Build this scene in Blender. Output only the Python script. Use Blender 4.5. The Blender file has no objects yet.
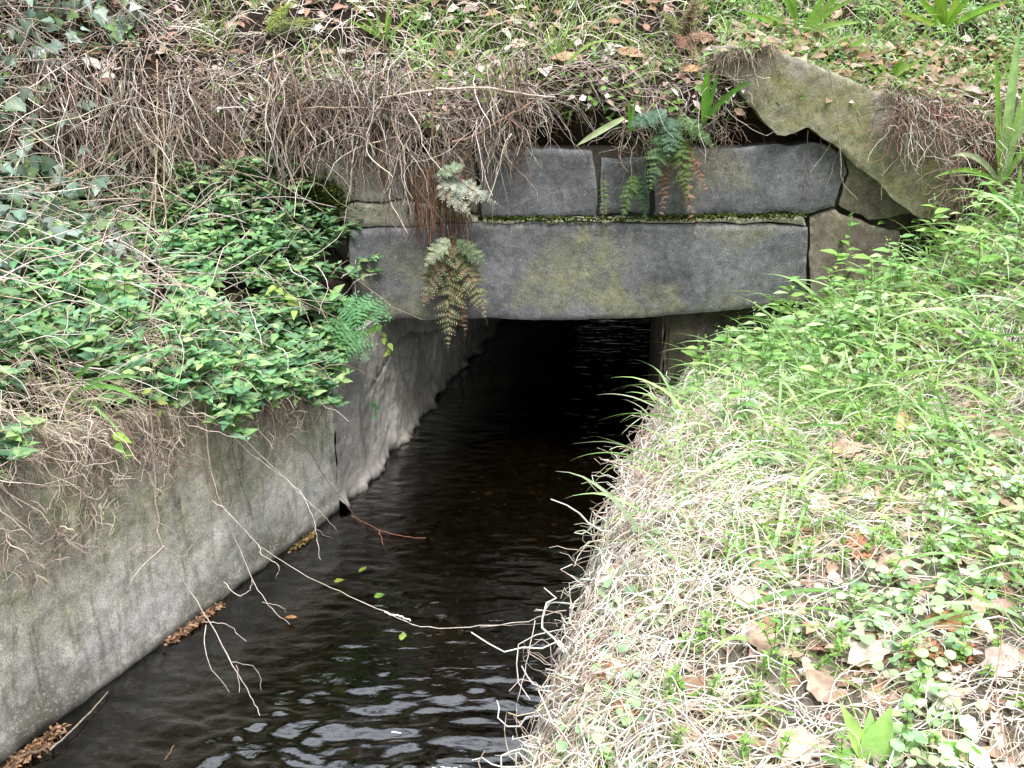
import bpy, math, random
import numpy as np
from mathutils import Vector
from mathutils.geometry import delaunay_2d_cdt

rng = np.random.default_rng(11)
random.seed(5)
C = bpy.context.scene.collection
PI = math.pi

# ------------------------------------------------------------------ camera
CH, PITCH, F = 1.6, math.radians(22), 1000.0
cam_d = bpy.data.cameras.new("camera"); cam = bpy.data.objects.new("camera", cam_d); C.objects.link(cam)
cam.location = (0, 0, CH); cam.rotation_euler = (PI/2 - PITCH, 0, 0)
cam_d.sensor_width = 36; cam_d.lens = 36*F/1024; cam_d.clip_end = 600; cam_d.clip_start = .02
bpy.context.scene.camera = cam

def ray(px, py):
    x, u = (px-512)/F, (384-py)/F
    return np.array([x, math.cos(PITCH)+u*math.sin(PITCH), -math.sin(PITCH)+u*math.cos(PITCH)])
def at(px, py, Y):
    d = ray(px, py); t = Y/d[1]; return np.array([d[0]*t, Y, CH+d[2]*t])
def pz(px, py, z):
    d = ray(px, py); t = (z-CH)/d[2]; return np.array([d[0]*t, d[1]*t, z])

# ------------------------------------------------------------------ noise (numpy value noise)
_T = np.random.default_rng(3).random((64, 64, 64))
def vn(x, y, z=0.0):
    x, y, z = np.broadcast_arrays(np.asarray(x, float), np.asarray(y, float), np.asarray(z, float))
    xi, yi, zi = np.floor(x).astype(int), np.floor(y).astype(int), np.floor(z).astype(int)
    fx, fy, fz = x-xi, y-yi, z-zi
    fx, fy, fz = fx*fx*(3-2*fx), fy*fy*(3-2*fy), fz*fz*(3-2*fz)
    def g(a, b, c): return _T[(xi+a) % 64, (yi+b) % 64, (zi+c) % 64]
    def l(a, b, t): return a+(b-a)*t
    return l(l(l(g(0,0,0), g(1,0,0), fx), l(g(0,1,0), g(1,1,0), fx), fy),
             l(l(g(0,0,1), g(1,0,1), fx), l(g(0,1,1), g(1,1,1), fx), fy), fz)*2-1
def fbm(x, y, z=0.0, o=4):
    s, a = 0, 1
    for i in range(o):
        s = s+a*vn(np.asarray(x)*2**i+i*7.3, np.asarray(y)*2**i+i*3.1, np.asarray(z)*2**i+i*1.7); a *= .5
    return s
def ss(a, b, x):
    t = np.clip((np.asarray(x, float)-a)/(b-a), 0, 1); return t*t*(3-2*t)

# ------------------------------------------------------------------ the lie of the land
EX, EY, EU = .045, 1.34, np.array([.2538, .9673])     # right edge of the channel
def dR(x, y): return (x-EX)*.9673-(y-EY)*.2538
def HY(x): return 3.23+.097*(np.asarray(x)+.457)      # face of the headwall
def zR(x, y):
    x, y = np.asarray(x, float), np.asarray(y, float)
    d = dR(x, y); dp = np.maximum(d, 0)
    far = ss(2.0, 3.3, y)
    z = .40-.13*ss(2.2, 3.2, y)*ss(.5, .0, d)+.16*dp+.05*np.minimum(dp, .5)+far*(.30*np.maximum(dp-.35, 0)+.45*np.maximum(dp-.8, 0))
    z = z+.03*fbm(x*2.2, y*2.2, 4, 3)*ss(0, .3, d)+.012*fbm(x*9, y*9, 8, 2)-.06*ss(.09, 0, d)
    return np.where(d < 0, z-2.1*(-d)-4*d*d, z)
WK = np.array([-.56, 2.865]); WU = np.array([.4437, .8962]); WN = np.array([-.8962, .4437])
WL = np.array([-.457, 3.23])
def wpoly(s):                                          # s: metres along the left wall, 0 at the kink
    s = np.asarray(s, float)[..., None]
    iu = np.array([.2666, .9638])
    return np.where(s < 0, WK+WU*s, WK+iu*s)
def wtop(s): return np.interp(s, [-3, -1.27, -.5, -.12, 0, .5, 2], [.80, .73, .60, .50, .47, .50, .6])
def zLsd(s, d):
    s, d = np.asarray(s, float), np.asarray(d, float)
    end = ss(-.25, .35, s)
    g0 = np.interp(d, [-.2, 0, .15, .55, .8, 1.1, 1.5, 3, 6], [-.3, 0, .10, .24, .48, .98, 1.35, 1.9, 2.3])
    g1 = np.interp(d, [-.2, 0, .06, .2, .5, .9, 1.5, 3, 6], [-.3, .02, .18, .40, .70, 1.05, 1.4, 1.9, 2.3])
    z = wtop(s)+g0*(1-end)+g1*end
    z = z+.035*fbm(s*2.5, d*2.5, 2, 3)*ss(0, .3, d)+.012*fbm(s*9, d*9, 5, 2)
    return np.where(d < 0, wtop(s)-2.2*(-d), z)
def PL(s, d):                                          # a point on the left bank
    p = wpoly(s)+np.asarray(d, float)[..., None]*WN
    return np.concatenate([p, zLsd(s, d)[..., None]], -1)
def PL_h(px, py):
    r = ray(px, py)
    for t in np.arange(1.2, 6, .01):
        p = np.array([r[0]*t, r[1]*t, CH+r[2]*t])
        q = p[:2]-WK; s = q@WU; d = q@WN
        if s > 0: d = d-.0
        if p[2] < zLsd(s, d): return s, d, p
    return s, d, p
def lipz(x): return 1.29-.10*ss(.6, 1.6, x)+.07*np.exp(-((np.asarray(x)-.85)/.22)**2)+.03*np.sin(np.asarray(x)*5)
def embank(x, k):                                      # k 0..1 up the soil face, >1 metres back over the top
    x, k = np.asarray(x, float), np.asarray(k, float)
    n = fbm(x*3, k*3, 9, 3)
    yf = HY(x)+np.interp(k, [0, .5, .85, 1], [.10, .07, .02, .03])+.03*n*(k < 1)
    zf = np.interp(k, [0, 1], [0, 1])*(lipz(x)-.93)+.93
    b = np.maximum(k-1, 0)
    y = yf+b
    z = zf+np.interp(b, [0, .1, .3, .8, 1.4, 2.2, 3.0, 3.9, 4.6, 20], [0, .06, .17, .43, .60, .70, .65, .1, -.85, -.9])+.025*n*ss(0, .3, b)
    z = z+.02*fbm(x*8, b*8, 3, 2)
    return np.stack([x, y, z], -1)
def zE(x, y):
    b = np.maximum(np.asarray(y)-HY(x)-.03, 0)
    return embank(x, 1+b)[..., 2]
def hitR(px, py, lift=0.0):
    r = ray(px, py)
    for t in np.arange(.8, 6, .005):
        p = np.array([r[0]*t, r[1]*t, CH+r[2]*t])
        if p[2] < zR(p[0], p[1])+lift: return p
    return p
def hitE(px, py, lift=0.0):
    r = ray(px, py)
    for t in np.arange(3.0, 9, .005):
        p = np.array([r[0]*t, r[1]*t, CH+r[2]*t])
        if p[1] > HY(p[0]) and p[2] < zE(p[0], p[1])+lift: return p
    return p
def ph(px, py, off=0.0):                               # a point on the headwall face, off metres in front
    r = ray(px, py); # r*t on plane y = HY(x)-off
    t = (3.23+.097*.457-off)/(r[1]-.097*r[0]); return np.array([r[0]*t, r[1]*t, CH+r[2]*t])
def pw(px, py, off=0.0):                               # a point on the near left wall's face
    r = ray(px, py); n = WN
    t = (WK@n-off)/(r[:2]@n); return np.array([r[0]*t, r[1]*t, CH+r[2]*t])

# ------------------------------------------------------------------ mesh building
class MB:
    def __init__(s): s.v, s.q, s.t, s.c, s.n = [], [], [], [], 0
    def add(s, v, faces, col):
        v = np.asarray(v, float).reshape(-1, 3); faces = np.asarray(faces, int)
        col = np.broadcast_to(np.asarray(col, float), (len(v), 3)) if np.ndim(col) < 2 else np.asarray(col, float).reshape(-1, 3)
        s.v.append(v); s.c.append(col)
        (s.q if faces.shape[1] == 4 else s.t).append(faces+s.n); s.n += len(v)
    def build(s, name, mat, parent=None, smooth=True, origin=None):
        v = np.concatenate(s.v); col = np.clip(np.concatenate(s.c), 0, 1)
        if origin is None and parent is None: origin = np.array([v[:, 0].mean(), v[:, 1].mean(), v[:, 2].min()])
        off = np.array(origin if origin is not None else (0, 0, 0), float)
        if parent is not None: off = off+np.array(parent.location)
        v = v-off
        me = bpy.data.meshes.new(name)
        q = np.concatenate(s.q) if s.q else np.zeros((0, 4), int)
        t = np.concatenate(s.t) if s.t else np.zeros((0, 3), int)
        me.vertices.add(len(v)); me.vertices.foreach_set("co", v.ravel().astype(np.float32))
        li = np.concatenate([q.ravel(), t.ravel()]).astype(np.int32)
        me.loops.add(len(li)); me.loops.foreach_set("vertex_index", li)
        st = np.concatenate([np.arange(len(q))*4, len(q)*4+np.arange(len(t))*3]).astype(np.int32)
        me.polygons.add(len(st)); me.polygons.foreach_set("loop_start", st)
        me.update(calc_edges=True); me.validate()
        if smooth: me.polygons.foreach_set("use_smooth", np.ones(len(me.polygons), bool))
        a = me.color_attributes.new("tint", 'FLOAT_COLOR', 'POINT')
        a.data.foreach_set("color", np.concatenate([col, np.ones((len(col), 1))], 1).ravel().astype(np.float32))
        me.materials.append(mat)
        o = bpy.data.objects.new(name, me); C.objects.link(o)
        if parent is not None: o.parent = parent
        elif origin is not None: o.location = Vector(off)
        return o
def tag(o, label=None, cat=None, group=None, kind=None):
    if label: o["label"] = label
    if cat: o["category"] = cat
    if group: o["group"] = group
    if kind: o["kind"] = kind
    return o
def thing(name, label, cat, loc, group=None):
    o = bpy.data.objects.new(name, None); o.empty_display_size = .1; C.objects.link(o)
    o.location = Vector([float(a) for a in loc]); return tag(o, label, cat, group)

def norm(a): return a/np.maximum(np.linalg.norm(a, axis=-1, keepdims=True), 1e-9)
def ribbons(mb, P, W, side, col, tipcol=None, fold=0.0):
    """P N,K,3 ; W N,K ; side N,3 -> flat ribbons"""
    N, K, _ = P.shape
    sd = side[:, None, :]*W[..., None]
    V = np.stack([P-sd, P+sd], 2).reshape(N, K*2, 3)
    f = []
    for k in range(K-1): f.append([2*k, 2*k+1, 2*k+3, 2*k+2])
    f = np.array(f)[None]+(np.arange(N)*K*2)[:, None, None]
    col = np.broadcast_to(col, (N, 3))
    if tipcol is None: cc = np.repeat(col[:, None], K*2, 1)
    else:
        t = np.repeat(np.linspace(0, 1, K), 2)[None, :, None]
        cc = col[:, None]*(1-t)+np.broadcast_to(tipcol, (N, 3))[:, None]*t
    mb.add(V, f.reshape(-1, 4), cc.reshape(-1, 3))
def tubes(mb, P, R, col, sides=3, tipcol=None):
    """P N,K,3 ; R N,K"""
    N, K, _ = P.shape
    T = np.empty_like(P); T[:, 1:-1] = P[:, 2:]-P[:, :-2]; T[:, 0] = P[:, 1]-P[:, 0]; T[:, -1] = P[:, -1]-P[:, -2]
    T = norm(T)
    up = np.where(np.abs(T[..., 2:]) > .9, np.array([1., 0, 0]), np.array([0, 0, 1.]))
    A = norm(np.cross(T, up)); B = np.cross(T, A)
    a = np.arange(sides)*2*PI/sides
    V = P[:, :, None]+R[..., None, None]*(A[:, :, None]*np.cos(a)[None, None, :, None]+B[:, :, None]*np.sin(a)[None, None, :, None])
    f = []
    for k in range(K-1):
        for j in range(sides):
            f.append([k*sides+j, k*sides+(j+1) % sides, (k+1)*sides+(j+1) % sides, (k+1)*sides+j])
    f = np.array(f)[None]+(np.arange(N)*K*sides)[:, None, None]
    col = np.broadcast_to(col, (N, 3))
    t = np.repeat(np.linspace(0, 1, K), sides)[None, :, None]
    tc = col if tipcol is None else np.broadcast_to(tipcol, (N, 3))
    cc = col[:, None]*(1-t)+tc[:, None]*t
    mb.add(V.reshape(-1, 3), f.reshape(-1, 4), cc.reshape(-1, 3))
PROF = {'lance': [.10, .62, 1, .80, .42, .03], 'ovate': [.12, .85, 1, .78, .42, .03], 'round': [.35, .95, 1, .93, .68, .12],
        'heart': [.75, 1.0, .88, .62, .33, .02], 'ivy': [.55, 1.0, .62, .50, .26, .02], 'dead': [.10, .60, .95, .9, .55, .05],
        'pinna': [.7, 1, .85, .65, .4, .03]}
def leaves(mb, pos, dr, nrm, L, W, col, prof='ovate', curl=.15, fold=.25, vein=1.18, jit=0.0, back=None):
    """pos/dr/nrm N,3 ; L, W N"""
    N = len(pos); p = np.array(PROF[prof]); K = len(p)
    dr = norm(dr); sd = norm(np.cross(dr, nrm)); up = np.cross(sd, dr)
    L = np.broadcast_to(L, (N,)); W = np.broadcast_to(W, (N,)); curl = np.broadcast_to(curl, (N,)); fold = np.broadcast_to(fold, (N,))
    t = np.linspace(0, 1, K)
    ax = pos[:, None]+dr[:, None]*(t[None, :, None]*L[:, None, None])-up[:, None]*((curl*L)[:, None, None]*(t**2)[None, :, None])
    w = (p[None]*W[:, None]/2)
    if jit: w = w*(1+jit*(rng.random(w.shape)-.5)*2)
    s3 = sd[:, None]*w[..., None]; u3 = up[:, None]*(w*fold[:, None])[..., None]
    if jit: u3 = u3+up[:, None]*(w*(rng.random(w.shape)-.5)*jit*2)[..., None]
    V = np.stack([ax-s3+u3, ax, ax+s3+u3], 2).reshape(N, K*3, 3)
    f = []
    for k in range(K-1):
        a = 3*k; f += [[a, a+1, a+4, a+3], [a+1, a+2, a+5, a+4]]
    f = np.array(f)[None]+(np.arange(N)*K*3)[:, None, None]
    col = np.broadcast_to(col, (N, 3))
    cc = np.repeat(col[:, None], K*3, 1).copy(); cc[:, 1::3] *= vein
    mb.add(V.reshape(-1, 3), f.reshape(-1, 4), cc.reshape(-1, 3))
def walk(p0, d0, n, step, kink, grav, drift=None):
    """random walk strands -> N,n,3"""
    N = len(p0); P = np.empty((N, n, 3)); P[:, 0] = p0; d = norm(d0); step = np.broadcast_to(step, (N,))
    for k in range(1, n):
        d = norm(d+rng.normal(0, kink, (N, 3))+np.array([0, 0, -1.])*grav)
        P[:, k] = P[:, k-1]+d*step[:, None]
    return P
def pal(cols, N, var=.18):
    cols = np.array(cols); c = cols[rng.integers(0, len(cols), N)]
    return c*(1+rng.normal(0, var, (N, 1)))*(1+rng.normal(0, .05, (N, 3)))
def rdir(N, up=.0):
    a = rng.random(N)*2*PI; z = up+rng.normal(0, .25, N)
    return norm(np.stack([np.cos(a), np.sin(a), z], -1))
def smooth_path(pts, n=6, jit=0.0):
    pts = [np.array(p, float) for p in pts]; out = []
    P = [2*pts[0]-pts[1]]+pts+[2*pts[-1]-pts[-2]]
    for i in range(1, len(P)-2):
        for k in range(n):
            t = k/n
            out.append(.5*((2*P[i])+(-P[i-1]+P[i+1])*t+(2*P[i-1]-5*P[i]+4*P[i+1]-P[i+2])*t*t+(-P[i-1]+3*P[i]-3*P[i+1]+P[i+2])*t**3))
    out.append(pts[-1]); out = np.array(out)
    if jit: out[1:] += rng.normal(0, jit, out[1:].shape)
    return out
def twig(mb, pts, r0, r1, col, n=5, jit=.0015, sides=6, tip=None):
    P = smooth_path(pts, n, jit); R = np.linspace(r0, r1, len(P))*(1+rng.normal(0, .10, len(P)))
    tubes(mb, P[None], R[None], np.array(col), sides, tip); return P
def grid(mb, fn, us, vs, col=(0, 0, 0)):
    U, V = np.meshgrid(us, vs, indexing='ij'); P = fn(U, V)
    n, m = U.shape; i = np.arange(n*m).reshape(n, m)
    f = np.stack([i[:-1, :-1], i[1:, :-1], i[1:, 1:], i[:-1, 1:]], -1).reshape(-1, 4)
    mb.add(P.reshape(-1, 3), f, col)

# ------------------------------------------------------------------ materials
def mat(name):
    m = bpy.data.materials.new(name); m.use_nodes = True; nt = m.node_tree
    nt.nodes.clear(); out = nt.nodes.new("ShaderNodeOutputMaterial"); return m, nt, out
class G:
    def __init__(s, nt): s.nt = nt; s.tc = nt.nodes.new("ShaderNodeNewGeometry").outputs["Position"]
    def new(s, k, **kw):
        n = s.nt.nodes.new(k)
        for a, b in kw.items(): setattr(n, a, b)
        return n
    def L(s, a, b): s.nt.links.new(a, b)
    def noise(s, sc, det=5, rough=.6, dist=0, vec=None, scale3=None):
        n = s.new("ShaderNodeTexNoise"); n.inputs["Scale"].default_value = sc; n.inputs["Detail"].default_value = det
        n.inputs["Roughness"].default_value = rough; n.inputs["Distortion"].default_value = dist
        v = vec or s.tc
        if scale3:
            mp = s.new("ShaderNodeMapping"); mp.inputs["Scale"].default_value = scale3[:3]
            if len(scale3) > 3: mp.inputs["Location"].default_value = (scale3[3],)*3
            s.L(v, mp.inputs[0]); v = mp.outputs[0]
        s.L(v, n.inputs["Vector"]); return n.outputs["Fac"]
    def ramp(s, x, pts, interp='LINEAR'):
        r = s.new("ShaderNodeValToRGB"); r.color_ramp.interpolation = interp; e = r.color_ramp.elements
        while len(e) < len(pts): e.new(.5)
        for el, (p, c) in zip(e, pts):
            el.position = p; el.color = (*(c if hasattr(c, '__len__') else (c, c, c)), 1)
        s.L(x, r.inputs[0]); return r.outputs[0]
    def mix(s, f, a, b, mode='MIX'):
        n = s.new("ShaderNodeMix", data_type='RGBA', blend_type=mode)
        for sock, v in ((0, f), (6, a), (7, b)):
            if hasattr(v, 'links'): s.L(v, n.inputs[sock])
            else: n.inputs[sock].default_value = v if sock == 0 else (*v, 1)
        return n.outputs[2]
    def math(s, op, a, b=0):
        n = s.new("ShaderNodeMath", operation=op)
        for i, v in enumerate((a, b)):
            if hasattr(v, 'links'): s.L(v, n.inputs[i])
            else: n.inputs[i].default_value = v
        return n.outputs[0]
    def zramp(s, z0, z1, wob=.0):
        sp = s.new("ShaderNodeSeparateXYZ"); s.L(s.tc, sp.inputs[0]); z = sp.outputs[2]
        if wob: z = s.math('ADD', z, s.math('MULTIPLY', s.math('SUBTRACT', s.noise(9, 4), .5), wob))
        n = s.new("ShaderNodeMapRange"); n.inputs[1].default_value = z0; n.inputs[2].default_value = z1; s.L(z, n.inputs[0]); return n.outputs[0]
    def bump(s, h, st, dist=.01, prev=None):
        n = s.new("ShaderNodeBump"); n.inputs["Strength"].default_value = st; n.inputs["Distance"].default_value = dist
        s.L(h, n.inputs["Height"])
        if prev is not None: s.L(prev, n.inputs["Normal"])
        return n.outputs[0]
    def bsdf(s, col, rough=.9, nrm=None, spec=.3):
        b = s.new("ShaderNodeBsdfPrincipled")
        if hasattr(col, 'links'): s.L(col, b.inputs["Base Color"])
        else: b.inputs["Base Color"].default_value = (*col, 1)
        if hasattr(rough, 'links'): s.L(rough, b.inputs["Roughness"])
        else: b.inputs["Roughness"].default_value = rough
        b.inputs["Specular IOR Level"].default_value = spec
        if nrm is not None: s.L(nrm, b.inputs["Normal"])
        return b.outputs[0]

def veg(name, rough=.55, trans=.3, spec=.4, nscale=35, mottling=.25, gain=1.0):
    m, nt, out = mat(name); g = G(nt)
    a = g.new("ShaderNodeAttribute", attribute_name="tint")
    n = g.noise(nscale, 4)
    c = g.mix(1.0, a.outputs["Color"], g.ramp(n, [(.3, gain*(1-mottling)), (.7, gain*(1+mottling))]), 'MULTIPLY')
    b = g.bsdf(c, rough, g.bump(g.noise(nscale*8, 2), .2, .002), spec)
    if trans:
        t = g.new("ShaderNodeBsdfTranslucent"); cc = g.mix(1.0, c, (1.15, 1.2, .7), 'MULTIPLY'); g.L(cc, t.inputs[0])
        mx = g.new("ShaderNodeMixShader"); mx.inputs[0].default_value = trans; g.L(b, mx.inputs[1]); g.L(t.outputs[0], mx.inputs[2]); b = mx.outputs[0]
    g.L(b, out.inputs[0]); return m
M_leaf = veg("periwinkle_leaf", .55, .32, .3)
M_ivy = veg("ivy_leaf", .40, .12, .5)
M_grass = veg("grass_blade", .5, .4, .35)
M_straw = veg("dry_straw", .8, .15, .2)
M_dead = veg("dead_leaf", .75, .15, .2, 60, .35)
M_twig = veg("twig_bark", .85, 0, .15, 120, .35)
M_fern = veg("fern_leaf", .6, .3, .3)
M_strap = veg("strap_leaf", .4, .35, .4)
M_moss = veg("moss", .95, .1, .1, 80, .4)

def stone_mat(name, base, dark, lichen, lich_amt=.5, spec=.25, seed=0., lightspots=.5):
    m, nt, out = mat(name); g = G(nt); sd = (1, 1, 1, seed)
    n1 = g.noise(4.5, 8, .68, .3, scale3=sd); n2 = g.noise(38, 6, .7, scale3=sd); n3 = g.noise(260, 3, .7, scale3=sd)
    n4 = g.noise(3.1, 4, .5, .4, scale3=(1, 1, 1, seed+5)); n5 = g.noise(16, 6, .75, scale3=(1, 1, 1, seed+9))
    c = g.mix(g.ramp(n1, [(.35, 0), (.62, 1)]), dark, base)
    c = g.mix(g.math('MULTIPLY', g.ramp(n4, [(.62-lich_amt*.25, 0), (.70-lich_amt*.2, 1)]), g.ramp(n5, [(.36, .15), (.6, .85)])), c, lichen)
    c = g.mix(g.math('MULTIPLY', g.ramp(g.noise(55, 5, .8, scale3=(1, 1, 1, seed+13)), [(.60, 0), (.68, 1)]), lightspots), c, tuple(min(1, k*1.9+.06) for k in base))
    at_ = g.new('ShaderNodeAttribute', attribute_name='tint'); rim = g.math('MULTIPLY', at_.outputs['Fac'], g.ramp(n5, [(.35, 0), (.6, .9)])); c = g.mix(rim, c, tuple(min(1, k*1.5+.05) for k in base))
    c = g.mix(g.ramp(g.noise(9, 8, .8, .8, scale3=(1, 1, .7, seed+3)), [(.34, .6), (.46, 0)]), c, tuple(k*.45 for k in dark))
    c = g.mix(1.0, c, g.ramp(n2, [(.3, .66), (.7, 1.34)]), 'MULTIPLY')
    c = g.mix(1.0, c, g.ramp(n3, [(.35, .6), (.65, 1.4)]), 'MULTIPLY')
    nb = g.bump(n2, .4, .006); nb = g.bump(n3, .6, .0025, nb)
    g.L(g.bsdf(c, .88, nb, spec), out.inputs[0]); return m
M_lintel = stone_mat("dark_sandstone", (.175, .177, .186), (.095, .096, .104), (.22, .225, .12), .6, seed=0)
M_blockd = stone_mat("dark_sandstone_block", (.158, .160, .170), (.082, .083, .090), (.23, .22, .15), .4, seed=21)
M_blockl = stone_mat("pale_sandstone_block", (.42, .40, .36), (.28, .26, .23), (.32, .32, .17), .6, seed=33)
M_blockr = stone_mat("reddish_stone", (.24, .20, .17), (.12, .095, .082), (.19, .18, .11), .5, seed=47)
M_side = stone_mat('dark_reddish_stone', (.12, .095, .08), (.055, .042, .036), (.10, .095, .06), .5, seed=50)
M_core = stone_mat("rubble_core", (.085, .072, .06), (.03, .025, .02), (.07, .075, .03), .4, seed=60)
M_mortar = stone_mat("pale_mortar", (.45, .44, .36), (.28, .28, .20), (.20, .23, .06), .7, seed=71)
M_slab = stone_mat("mossy_render", (.33, .305, .255), (.21, .195, .155), (.20, .205, .08), .75, seed=83, lightspots=.2)

def concrete_mat():
    m, nt, out = mat("weathered_concrete"); g = G(nt)
    n1 = g.noise(3.0, 8, .65, .4); n2 = g.noise(30, 6, .7); n3 = g.noise(300, 3, .7); st = g.noise(7, 6, .7, .2, scale3=(3, 3, .5))
    grey = g.mix(g.ramp(n1, [(.35, 0), (.65, 1)]), (.33, .325, .31), (.54, .53, .51))
    cream = g.mix(g.ramp(g.noise(9, 6, .75), [(.42, 0), (.60, 1)]), (.58, .53, .38), (.33, .34, .16))
    up = g.math('MULTIPLY', g.zramp(.10, .42, .35), g.ramp(st, [(.30, .25), (.6, 1)]))
    c = g.mix(up, grey, cream)
    c = g.mix(g.math('MULTIPLY', g.ramp(st, [(.50, 0), (.66, .75)]), 1), c, (.13, .125, .11))
    c = g.mix(g.ramp(g.noise(22, 6, .8), [(.56, 0), (.64, .55)]), c, (.62, .60, .53))
    alg = g.math('MULTIPLY', g.math('SUBTRACT', 1, g.zramp(.03, .22, .25)), g.ramp(g.noise(5, 5, .7), [(.45, 0), (.60, .8)]))
    c = g.mix(alg, c, (.055, .062, .03))
    c = g.mix(1.0, c, g.ramp(n2, [(.3, .6), (.7, 1.4)]), 'MULTIPLY')
    c = g.mix(1.0, c, g.ramp(n3, [(.35, .55), (.65, 1.45)]), 'MULTIPLY')
    tide = g.math('MULTIPLY', g.math('SUBTRACT', 1, g.zramp(.05, .13, .12)), g.ramp(g.noise(18, 6, .8), [(.40, .1), (.60, .75)])); c = g.mix(tide, c, (.12, .11, .085))
    pebble = g.ramp(g.noise(110, 2, .5), [(.60, 0), (.66, .6)])
    c = g.mix(pebble, c, (.45, .43, .40))
    wet = g.math('SUBTRACT', 1, g.zramp(.0, .028, .06))
    c = g.mix(wet, c, (.025, .023, .018))
    r = g.ramp(wet, [(0, .9), (1, .35)])
    nb = g.bump(n1, .15, .01); nb = g.bump(n2, .35, .006, nb); nb = g.bump(n3, .5, .003, nb)
    g.L(g.bsdf(c, r, nb, .3), out.inputs[0]); return m
M_conc = concrete_mat()
def inner_mat():
    m, nt, out = mat("culvert_side_stone"); g = G(nt)
    n1 = g.noise(4, 8, .65, .4); n2 = g.noise(34, 6, .7); n3 = g.noise(280, 3, .7)
    c = g.mix(g.ramp(n1, [(.35, 0), (.65, 1)]), (.21, .20, .185), (.42, .40, .375))
    c = g.mix(g.ramp(g.noise(6, 5, .7, scale3=(2, 2, .6)), [(.5, 0), (.65, .6)]), c, (.14, .12, .075))
    c = g.mix(1.0, c, g.ramp(n2, [(.25, .62), (.75, 1.38)]), 'MULTIPLY')
    c = g.mix(1.0, c, g.ramp(n3, [(.3, .72), (.7, 1.28)]), 'MULTIPLY')
    foot = g.math('MULTIPLY', g.math('SUBTRACT', 1, g.zramp(.05, .10, .08)), g.zramp(.0, .04, .05))
    c = g.mix(foot, c, (.30, .28, .25))
    wet = g.math('SUBTRACT', 1, g.zramp(.0, .022, .05)); c = g.mix(wet, c, (.02, .018, .015))
    nb = g.bump(n1, .4, .03); nb = g.bump(n2, .6, .012, nb); nb = g.bump(n3, .6, .003, nb)
    g.L(g.bsdf(c, .85, nb, .3), out.inputs[0]); return m
M_inner = inner_mat()
def soil_mat():
    m, nt, out = mat("leafy_soil"); g = G(nt)
    n1 = g.noise(6, 8, .7); n2 = g.noise(60, 6, .75); n3 = g.noise(240, 3, .7)
    c = g.mix(g.ramp(n2, [(.35, 0), (.7, 1)]), (.020, .014, .010), (.085, .060, .042))
    c = g.mix(g.ramp(n1, [(.5, 0), (.7, .5)]), c, (.11, .085, .06))
    at_ = g.new('ShaderNodeAttribute', attribute_name='tint'); th = g.mix(1.0, at_.outputs['Color'], g.ramp(g.noise(110, 6, .8), [(.35, .25), (.65, 1.1)]), 'MULTIPLY'); c = g.mix(1.0, c, th, 'ADD')
    nb = g.bump(n2, .9, .02); nb = g.bump(n3, .7, .004, nb)
    g.L(g.bsdf(c, .95, nb, .15), out.inputs[0]); return m
M_soil = soil_mat()
def bed_mat():
    m, nt, out = mat("stream_bed"); g = G(nt)
    v = g.new("ShaderNodeTexVoronoi"); v.inputs["Scale"].default_value = 26; v.inputs["Randomness"].default_value = 1
    w = g.noise(8, 3); mp = g.mix(.06, g.tc, v.inputs[0]) if False else None
    g.L(g.tc, v.inputs["Vector"])
    c = g.mix(g.ramp(g.noise(7, 7, .7), [(.35, 0), (.65, 1)]), (.018, .014, .010), (.060, .046, .030))
    c = g.mix(g.ramp(v.outputs["Color"], [(.55, 0), (.9, .75)]), c, (.10, .075, .048))
    c = g.mix(g.ramp(g.noise(14, 5, .7), [(.56, 0), (.68, .7)]), c, (.06, .065, .022))
    c = g.mix(1.0, c, g.ramp(g.noise(90, 5, .7), [(.3, .5), (.7, 1.5)]), 'MULTIPLY')
    nb = g.bump(v.outputs["Distance"], .8, .02)
    g.L(g.bsdf(c, .8, nb, .3), out.inputs[0]); return m
M_bed = bed_mat()
def water_mat():
    m, nt, out = mat("stream_water"); g = G(nt)
    n = g.noise(24, 3, .5, .6, scale3=(.55, 1.5, 1)); n2 = g.noise(90, 2, .5, .3, scale3=(.6, 1.3, 1))
    nb = g.bump(n, .22, .012); nb = g.bump(n2, .12, .003, nb)
    tr = g.new("ShaderNodeBsdfTransparent"); tr.inputs[0].default_value = (.22, .20, .155, 1)
    gl = g.new("ShaderNodeBsdfGlossy"); gl.inputs["Roughness"].default_value = .03; gl.inputs[0].default_value = (1, 1, 1, 1); g.L(nb, gl.inputs["Normal"])
    fr = g.new("ShaderNodeFresnel"); fr.inputs["IOR"].default_value = 1.36; g.L(nb, fr.inputs["Normal"])
    mx = g.new("ShaderNodeMixShader"); g.L(g.math('MINIMUM', g.math('MULTIPLY', fr.outputs[0], 2.9), 1), mx.inputs[0]); g.L(tr.outputs[0], mx.inputs[1]); g.L(gl.outputs[0], mx.inputs[2])
    g.L(mx.outputs[0], out.inputs[0]); return m
M_water = water_mat()

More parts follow.
